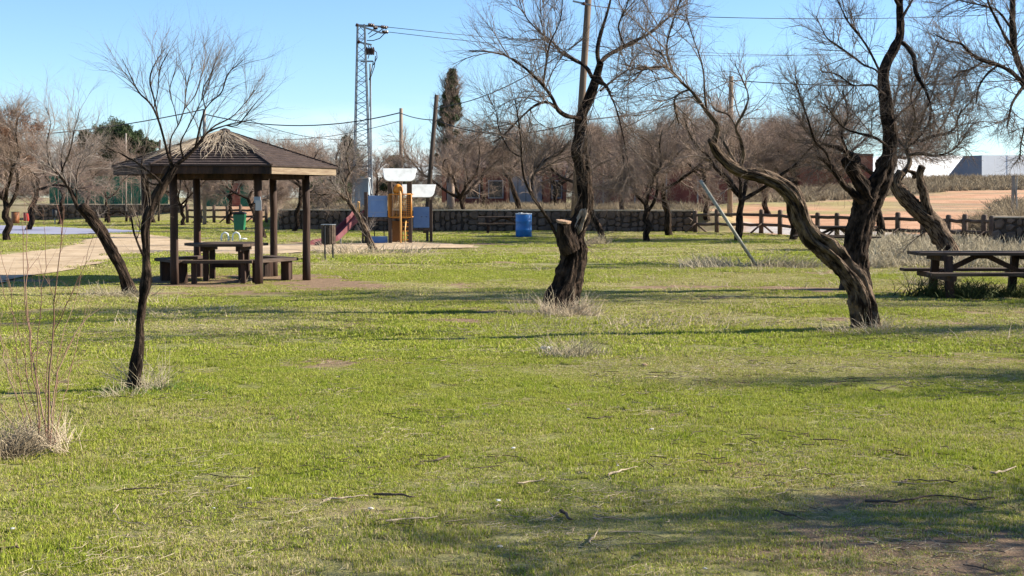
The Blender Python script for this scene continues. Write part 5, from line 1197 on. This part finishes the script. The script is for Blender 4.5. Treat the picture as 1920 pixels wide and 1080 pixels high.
wires('power_cable', 'lower thin power cable running right from the pylon top arm', [(yt + LY(728, 60, -.6), P(1700, 92, 120), 1.0)], .02)
wires('power_cable', 'power cable high across the sky at upper right', [(P(1090, 8, 50), P(1330, 32, 60), .05), (P(1330, 32, 60), P(2100, 10, 70), .3)], .016)
wires('overhead_cable', 'cable from pale pole behind the pavilion to the brown pole', [(P(-60, 255, 110), t5, .5), (t5 - Vector((0, 0, .3)), t2 - Vector((0, 0, .25)), .75)], .035)
wires('overhead_cable', 'cable from the brown pole on to the pole behind the leaning tree', [(t2 - Vector((0, 0, .3)), t3 - Vector((0, 0, 1.2)), .1), (t3 - Vector((0, 0, 1.2)), P(1090, 225, 52), .6), (P(1090, 225, 52), t4 - Vector((0, 0, .2)), .4), (t4 - Vector((0, 0, .2)), P(2100, 130, 64), .5)], .025)
wires('overhead_cable', 'slack cable climbing right from the tilting pole', [(t3 - Vector((0, 0, .6)), P(1096, 70, 50), .5)], .02)
wires('overhead_cable', 'thin pair cable low behind the pavilion roof', [(P(520, 262, 95), P(752, 226, 82), .3), (P(470, 226, 95), P(640, 262, 92), .3)], .02)
# concrete fence post at far right
x, Z = X(1897, 62), 62.0; cpst = thing('concrete_post', (x, Z, hz(x, Z)), 'grey concrete fence post with slanting brace in the scrub at right edge', 'post')
hh = P(1897, 329, Z)[2] - hz(x, Z); MB().box((0, 0, hh / 2 - .1), (.11, .11, hh + .2)).build('post', M['pole_conc'], cpst); MB().bar((.03, 0, hh * .93), (.45, .1, -.05), .07, .07).build('brace', M['pole_conc'], cpst)
MB().tube([(.15, 0, -.1), (.17, 0, hh * .98)], .02, 6).build('stay', M['galv'], cpst)

# ------------------------------------------------------------------ shrubs, dry grass, weeds
def tuft_mesh(seed, n, rad, h, w, lean=.7, name='tuft'):
    r = np.random.RandomState(seed); c = Wood(seed); nc = 9; ci = r.randint(0, nc, n); ca = r.rand(nc) * 6.283; cd = rad * r.rand(nc) ** .6; hs_ = r.uniform(.45, 1.15, nc); cl = ca + r.randn(nc) * .9
    a = cl[ci]; st = np.stack([cd[ci] * np.cos(ca[ci]) + r.randn(n) * rad * .2, cd[ci] * np.sin(ca[ci]) + r.randn(n) * rad * .2, np.full(n, -.01)], -1); K = 5; O = np.zeros((n, K, 3)); O[:, 0] = st; p = st.copy()
    ld = a + r.randn(n) * .7; le = h * (.2 + .9 * r.rand(n) ** 1.4) * hs_[ci]; dv = unit(np.stack([np.cos(ld) * lean * r.rand(n), np.sin(ld) * lean * r.rand(n), np.ones(n)], -1))
    for j in range(1, K):
        dv = dv + np.stack([np.cos(ld), np.sin(ld), -np.ones(n)], -1) * .16 * r.rand(n, 1) + r.randn(n, 3) * .09; dv = unit(dv); p = p + dv * (le / (K - 1))[:, None]; O[:, j] = p
    O[:, :, 2] = np.maximum(O[:, :, 2], 0)
    c.tubes(O, (w * (.6 + .6 * r.rand(n)))[:, None] * np.linspace(1, .35, K)[None], 3)
    return c.mesh(name, (0, 0, 0))
def tuft(name, label, px, py, n, rad, h, w, m, seed, cat='dry grass', lean=.7, sx=1.0, group=None, gz=0):
    c = G(px, py, gz); me = tuft_mesh(seed, n, rad, h, w, lean, name); o = link(name, me, M[m], None, (c[0], c[1], hz(c[0], c[1]))); o.scale = (sx, 1, 1)
    return tag(o, label, cat, group, 'stuff' if rad > .39 or cat == 'dry grass' and n < 300 else None)
tuft('dry_grass_tuft', 'pinkish straw grass tuft at the foot of the gnarled centre tree', 1066, 592, 700, .36, .42, .004, 'straw', 1, lean=1.1)
tuft('dry_grass_tuft', 'grey wispy grass left of the gnarled tree foot', 1010, 590, 220, .3, .4, .003, 'straw_dk', 2)
tuft('dry_grass_tuft', 'straw tuft lying right of the slender tree foot', 278, 733, 230, .18, .52, .003, 'straw_dk', 3, lean=1.3)
tuft('dry_grass_tuft', 'straw blades left of the slender tree foot', 232, 742, 120, .18, .33, .0028, 'straw_dk', 4, lean=1.2)
tuft('green_grass_tuft', 'lush green grass clump right of the slender tree foot', 305, 738, 900, .4, .085, .0028, 'green_tuft', 5, cat='grass', sx=1.6)
tuft('dry_grass_tuft', 'isolated brown tuft on the lawn with scrap of plastic at its foot', 1056, 668, 420, .35, .30, .0028, 'straw_dk', 6, sx=1.5, lean=.4)
tuft('dry_grass_tuft', 'dense grey dead grass mound at the base of the red stemmed shrub', 20, 852, 1500, .30, .30, .0036, 'scrub', 7, lean=1.0, sx=1.1)
tuft('dry_grass_tuft', 'straw fringe at right of the red stemmed shrub', 92, 840, 520, .28, .30, .003, 'straw', 8, lean=1.2)
tuft('dry_grass_tuft', 'straw fringe round the split foot of the leaning tree', 1630, 622, 300, .45, .28, .003, 'straw', 9, lean=1.0, sx=1.4)
tuft('dry_grass_tuft', 'grey grass around the foot of the metal pole', 1395, 502, 900, .8, .36, .006, 'straw_dk', 10, lean=.6, sx=2.0)
tuft('dry_grass_tuft', 'pale grass at the foot of the stub tree left of the pavilion', 232, 556, 420, .5, .3, .004, 'straw_dk', 12, lean=.9, sx=1.3)
tuft('dry_grass_tuft', 'pale grass at the foot of the small playground tree', 700, 474, 600, .9, .42, .007, 'straw', 13, lean=.6, sx=1.9)
tuft('dry_grass_tuft', 'pale grass round the thick trunk right of the centre tree', 1115, 458, 420, .7, .5, .009, 'straw_dk', 14, lean=.6, sx=1.4)
tuft('weed_clump', 'dark green weeds growing under the nearest picnic table', 1822, 556, 1500, .55, .42, .007, 'weed', 15, cat='weeds', lean=.8, sx=1.6)
tuft('dry_grass_tuft', 'dry grass beside the left legs of the nearest picnic table', 1752, 536, 350, .4, .5, .005, 'straw_dk', 16)
tuft('dry_grass_tuft', 'wispy seed stalks between the centre tree and the lone tuft', 985, 620, 160, .9, .28, .0028, 'straw_dk', 17, sx=1.6)
tuft('dry_grass_tuft', 'sparse grey stalks on the lawn right of the centre tree', 1185, 610, 260, 1.1, .25, .0028, 'straw', 18, sx=2.0)
# meadow of dry grass at the right and scrub band, as stuff
def tuft_field(name, label, n, seed, cond, xr, yr, h, m, mats, s=(1, 1.6), n_bl=60, wd=.008, cat='dry grass'):
    r = np.random.RandomState(seed); pr = [proto('dry_tuft', tuft_mesh(seed * 7 + i, n_bl, .28, h, wd, .7), M[m]) for i in range(4)]
    x = r.uniform(*xr, n); y = r.uniform(*yr, n); ok = cond(x, y); x, y = x[ok], y[ok]; sc = r.uniform(*s, len(x))
    return scatter(name, pr, np.stack([x, y, height(x, y)], -1), np.stack([0 * x, 0 * x, r.rand(len(x)) * 6.28], -1), np.stack([sc, sc, sc * r.uniform(.6, 1.2, len(x))], -1), label, cat)
def cond_m(x, y): return (x / y > .25) & (x / y < .42) & (y < 66 - (x / y - .14) * 66) & (fbm(x, y, 2.5) > .36)
tuft_field('dry_meadow', 'tall dry grass between the trees and the log fence at right', 1500, 31, cond_m, (8, 24), (33, 56), .36, 'straw_dk', None)
tuft_field('grass_stalks', 'dry stalks scattered over the middle of the lawn', 450, 32, lambda x, y: (np.abs(x / y) < .4) & (fbm(x, y + 3, 2.2) > .55) & ~in_poly(x, y, SAND), (-16, 22), (16, 62), .22, 'straw', None, n_bl=22, wd=.004)
def cond_s(x, y):
    a_ = x / y; tp = 92 + 22 * sst(.2, .36, a_); return ((a_ > .17) & (a_ < .42) & (y > tp + 2) & (y < 150)) | ((a_ > .35) & (a_ < .42) & (y > 63) & (y < 92))
tuft_field('scrubland', 'dry brown scrub on the rise below the white warehouses', 9000, 33, cond_s, (12, 60), (62, 150), .42, 'scrub', None, n_bl=46, wd=.02, s=(1, 1.7), cat='scrub')
tuft_field('wall_top_grass', 'dry grass along the ground behind the stone wall', 4200, 34, lambda x, y: (y > wall_y(x) + .6) & (y < 97) & (x < 9.5 + .13 * (y - 68)) & (fbm(x, y, 2.0) > .42) & (y > wall_y(x) + 2.5), (-38, 14), (68, 97), .35, 'scrub', None, n_bl=36, wd=.012)
for i, (px, Z, w_, h_, lab) in enumerate(((1885, 60, 2.1, 1.5, 'brown scrub bush by the concrete post at right edge'), (1845, 64, 1.5, 1.0, 'low brown bush left of the concrete post'), (1935, 56, 1.6, 1.7, 'brown bush behind the stone wall end'))):
    x = X(px, Z); me = tuft_mesh(700 + i, 2600, w_ * .55, h_, .014, .9, 'scrub_bush'); o = link('scrub_bush', me, M['scrub'], None, (x, Z, hz(x, Z))); tag(o, lab, 'bush')

# red-stemmed shrub, foreground left
ZB = 9.3
stems = [[(78, 842, 6), (72, 760, 5), (60, 680, 4.5), (52, 600, 4), (44, 500, 3), (40, 410, 2)], [(84, 842, 7), (80, 780, 6), (66, 700, 5), (55, 620, 4), (50, 560, 4), (52, 470, 3), (46, 380, 1.5)],
         [(90, 840, 9), (88, 780, 8), (92, 720, 7), (98, 650, 6), (100, 580, 5), (108, 510, 4), (118, 440, 3), (120, 370, 1.5)], [(94, 835, 6), (98, 760, 5), (108, 700, 4.5), (128, 650, 4), (160, 600, 3), (200, 570, 1.5)],
         [(88, 835, 5), (84, 760, 4.5), (92, 660, 4), (118, 590, 3.5), (150, 520, 2.5), (176, 440, 1.5)], [(60, 835, 5), (38, 760, 4), (16, 700, 3.5), (2, 640, 3), (-20, 560, 2)],
         [(66, 838, 4), (44, 740, 4), (30, 660, 3), (22, 560, 2.5), (0, 470, 1.5)], [(98, 838, 4), (112, 780, 3.5), (130, 700, 3), (148, 630, 2.5), (168, 560, 1.5)], [(74, 840, 4), (70, 700, 3.5), (78, 560, 3), (86, 460, 2), (80, 390, 1.2)],
         [(50, 842, 5), (20, 790, 4), (-10, 740, 3)], [(80, 838, 4), (62, 760, 3.5), (40, 640, 3), (10, 560, 2), (-10, 480, 1.4)], [(92, 838, 3.5), (104, 740, 3), (112, 640, 2.5), (140, 560, 2), (158, 480, 1.2)]]
w = Wood(900); base = G(82, 846); base[2] = hz(base[0], base[1]); Ls = []
for i, s_ in enumerate(stems):
    p, r_ = pix_limb(s_, ZB, (.5 if i % 2 else -.45) * (1 + i % 3 * .4)); p[0][2] = min(p[0][2], base[2] + .02); u_ = uniform(p, r_ * .8, 16); Ls.append(u_)
PP = np.array([a for a, _ in Ls]); RR = np.array([b_ for _, b_ in Ls]) * .62; PP[:, 1:-1] += w.r.randn(*PP[:, 1:-1].shape) * .006; w.tubes(PP, RR, 6)
A = sprout(w.r, PP, RR, 95, (.15, .6), ang=(.3, .7), up=.5, K=6, rmax=.0028, wig=.1, t0=.2); w.tubes(*A, 3)
B = sprout(w.r, *A, 120, (.08, .3), ang=(.3, .7), up=.4, K=4, rmax=.0016, wig=.1); w.tubes(*B, 3)
sh = thing('red_stemmed_shrub', tuple(base), 'leafless shrub of thin reddish upright stems at the left edge', 'shrub'); link('stems', w.mesh('stems', base), M['twig_red'], sh)

# ------------------------------------------------------------------ fallen sticks, stones and scraps
def stick(pts, wpx, m, label, name='fallen_stick', grp='sticks lying on the lawn'):
    q = [G(px, py) for px, py in pts]; b0 = q[0].copy(); b0[2] = hz(b0[0], b0[1]); w = Wood(int(pts[0][0])); z0 = q[0][1]
    p = np.array([(a[0], a[1], hz(a[0], a[1]) + .026 + w.r.uniform(-.007, .007)) for i, a in enumerate(q)])
    p = np.concatenate([p[:1]] + [np.stack([(p[i] * 2 + p[i + 1]) / 3 + w.r.randn(3) * (.006, .012, .003), (p[i] + p[i + 1] * 2) / 3 + w.r.randn(3) * (.006, .012, .003), p[i + 1]]) for i in range(len(p) - 1)]); r_ = np.array([wpx / 2 / F * z0 * (.8 - .5 * i / len(p)) * w.r.uniform(.75, 1.2) for i in range(len(p))])
    w.bark(p, r_, S=8, step=.03, amp=.15, knots=3); o = link(name, w.mesh(name, b0), M[m], None, tuple(b0)); tag(o, label, 'stick', grp)
stick([(1622, 942), (1680, 943), (1725, 937), (1755, 931), (1800, 936), (1835, 942), (1864, 938)], 6, 'stick', 'longest dark crooked stick on the lawn at lower right')
stick([(1690, 906), (1702, 899), (1740, 904), (1780, 902), (1796, 907)], 4.5, 'stick', 'dark curved stick above the longest one at lower right')
stick([(1672, 905), (1720, 907), (1770, 904)], 3, 'stick_pale', 'thin pale stick above the longest dark stick')
stick([(1857, 888), (1880, 885), (1905, 879)], 6, 'stick_pale', 'bright bleached stick near the right edge')
stick([(1455, 956), (1480, 965), (1510, 978)], 6, 'stick', 'short dark stick slanting down left of the longest stick')
stick([(1052, 962), (1062, 967), (1074, 977)], 9, 'stick', 'stubby dark piece of wood near the bottom shadow')
stick([(788, 868), (820, 867), (842, 861)], 7, 'stick', 'dark stick in the middle foreground with raised end')
stick([(605, 945), (650, 940), (690, 937)], 5, 'stick_pale', 'pale stick at left of the worn patch')
stick([(700, 932), (740, 935), (778, 937)], 6, 'stick', 'dark twig in the worn patch left of centre')
stick([(724, 990), (770, 984), (820, 977)], 5, 'stick_pale', 'brownish stick below the worn patch left of centre')
stick([(222, 950), (212, 965), (225, 980), (255, 984), (285, 990)], 2.6, 'stick_pale', 'pale curling tendril at lower left')
stick([(1525, 832), (1560, 832), (1590, 834)], 5, 'stick', 'flat dark stick midway between leaning tree and longest stick')
stick([(970, 910), (1000, 904), (1022, 901)], 4.5, 'stick_pale', 'tan curved stick right of centre foreground')
stick([(1140, 897), (1165, 891), (1195, 884)], 4, 'stick_pale', 'tan stick beside the brown worn patch')
stick([(378, 893), (420, 896), (440, 896)], 4, 'stick', 'dark twig left of centre in the foreground')
stick([(0, 1038), (20, 1036), (36, 1035)], 6, 'stick', 'dark stick at the lower left corner')
stick([(230, 923), (280, 922), (322, 923)], 4, 'stick', 'long thin dark twig at lower left')
stick([(1100, 788), (1125, 789), (1150, 785)], 3, 'stick', 'thin twig above the centre worn ground')
stick([(1105, 1020), (1114, 1008), (1122, 992)], 4, 'stick_pale', 'pale twig propped up in the bottom shadow')
stick([(1630, 735), (1650, 738), (1680, 733)], 4, 'stick', 'dark twig below the leaning tree')
def chip(px, py, w_, m, label, nm='pebble', cat='pebble', grp='pebbles and scraps on the lawn', flat=.5):
    c = G(px, py); s = w_ / F * c[1] / 2 * .8; r = np.random.RandomState(int(px)); mbq = MB(); prof = [(.45, -.4), (1, -.1), (.85, .5), (.3, .85)]
    mbq.lathe(prof, 7); mbq.v = [(x_ * s * r.uniform(.7, 1.3), y_ * s * r.uniform(.7, 1.3), z_ * s * flat + .02) for x_, y_, z_ in mbq.v]
    o = mbq.build(nm, M[m], None, (c[0], c[1], hz(c[0], c[1]))); tag(o, label, cat, grp)
chip(1222, 808, 11, 'pebble', 'pale pointed pebble in the middle of the lawn right of centre')
chip(1066, 773, 9, 'pebble', 'pale pebble just below the lone tuft')
chip(938, 1027, 15, 'straw', 'yellowish scrap near the bottom shadow', 'scrap', 'scrap')
chip(934, 941, 12, 'paper', 'white scrap in the centre foreground', 'scrap', 'scrap')
chip(24, 995, 11, 'paper', 'white pebble at lower left')
chip(467, 917, 12, 'pebble', 'pale flat pebble at left of centre foreground')
chip(1322, 1066, 11, 'pebble', 'pale chip at the bottom right of centre')
chip(962, 843, 10, 'paper', 'white chip just above centre foreground')
chip(695, 962, 14, 'pebble', 'grey white lump below the dark twig left of centre')
chip(401, 952, 7, 'paper', 'small white chip on the left foreground grass')
chip(1208, 688, 14, 'cut', 'reddish flake on the lawn right of the lone tuft', 'scrap', 'scrap')
chip(104, 834, 18, 'paper', 'pale stone by the foot of the red stemmed shrub')
chip(90, 830, 16, 'cut', 'tan stone at the foot of the red stemmed shrub')
chip(600, 553, 7, 'paper', 'small white stone behind the slender tree', )
chip(1158, 880, 8, 'pebble', 'small pale chip beside the tan stick')
chip(830, 803, 10, 'cut', 'tan chip on the lawn left of centre')
pb_ = MB(); c = G(1028, 659)
for i in range(7): pb_.box((random.uniform(-.07, .07), random.uniform(-.04, .04), .03 + random.uniform(0, .03)), (.05, .04, .015), random.random() * 3, .012)
o = pb_.build('plastic_scrap', M['paper'], None, (c[0], c[1], hz(c[0], c[1]))); tag(o, 'crumpled white plastic scrap caught in the lone brown tuft', 'litter')
# uncountable tiny litter of twigs and leaf bits
lp_ = []
for i in range(4):
    w = Wood(60 + i); r = w.r; n_ = 9; st = np.stack([r.uniform(-.3, .3, n_), r.uniform(-.3, .3, n_), r.uniform(.008, .028, n_)], -1); a = r.rand(n_) * 6.28; Ln = r.uniform(.03, .16, n_); O = np.zeros((n_, 3, 3))
    for j in range(3): O[:, j] = st + np.stack([np.cos(a + .3 * j), np.sin(a + .3 * j), .05 * r.randn(n_)], -1) * (Ln * j / 2)[:, None]
    w.tubes(O, np.full((n_, 3), .0028), 3); lp_.append(proto('twig_litter', w.mesh('twig_litter', (0, 0, 0)), M['stick'] if i % 2 else M['stick_pale']))
p, r = lawn_points(5, 24, .5, 77); p = p[r.rand(len(p)) < .35 + .3 * bare_mask(p[:, 0], p[:, 1])]
sp_l = []
for i in range(4):
    w = Wood(160 + i); r2 = w.r; n_ = 60; st = np.stack([r2.uniform(-.3, .3, n_), r2.uniform(-.3, .3, n_), r2.uniform(.006, .03, n_)], -1); a = r2.rand(n_) * 6.28; Ln = r2.uniform(.03, .13, n_); O = np.zeros((n_, 3, 3))
    for j in range(3): O[:, j] = st + np.stack([np.cos(a + .4 * j), np.sin(a + .4 * j), .08 * r2.randn(n_)], -1) * (Ln * j / 2)[:, None]
    w.tubes(O, np.full((n_, 3), .0010), 3); sp_l.append(proto('straw_litter', w.mesh('straw_litter', (0, 0, 0)), M['straw'] if i % 2 else M['straw_dk']))
p3, r3 = lawn_points(5, 20, .4, 78); p3 = p3[r3.rand(len(p3)) < .05 + .45 * dry_mask(p3[:, 0], p3[:, 1])]
scatter('straw_litter', sp_l, np.stack([p3[:, 0], p3[:, 1], height(p3[:, 0], p3[:, 1])], -1), np.stack([0 * p3[:, 0], 0 * p3[:, 0], r3.rand(len(p3)) * 6.28], -1), np.stack([r3.uniform(.7, 1.3, len(p3))] * 3, -1), 'loose strands of dead straw lying in the foreground grass', 'litter')
# small dead leaves
lf = []
for i in range(3):
    V = leaf_cloud(800 + i, 16, (0, 0, .012), (.32, .32, .006), .014, .1); V[:, 2] = np.abs(V[:, 2]) + .008; lf.append(proto('dead_leaf', raw_mesh('dead_leaf', V, np.zeros((0, 4), int), np.arange(len(V)).reshape(-1, 3), False), M['rust'] if i else M['stick_pale']))
p4, r4 = lawn_points(5, 20, .7, 79)
scatter('dead_leaves', lf, np.stack([p4[:, 0], p4[:, 1], height(p4[:, 0], p4[:, 1])], -1), np.stack([0 * p4[:, 0], 0 * p4[:, 0], r4.rand(len(p4)) * 6.28], -1), np.stack([r4.uniform(.6, 1.3, len(p4))] * 3, -1), 'tiny brown dead leaves sprinkled over the foreground grass', 'litter')
scatter('twig_litter', lp_, np.stack([p[:, 0], p[:, 1], height(p[:, 0], p[:, 1])], -1), np.stack([0 * p[:, 0], 0 * p[:, 0], r.rand(len(p)) * 6.28], -1), np.stack([r.uniform(.5, 1.3, len(p))] * 3, -1), 'bits of twig and straw littering the foreground grass', 'litter')
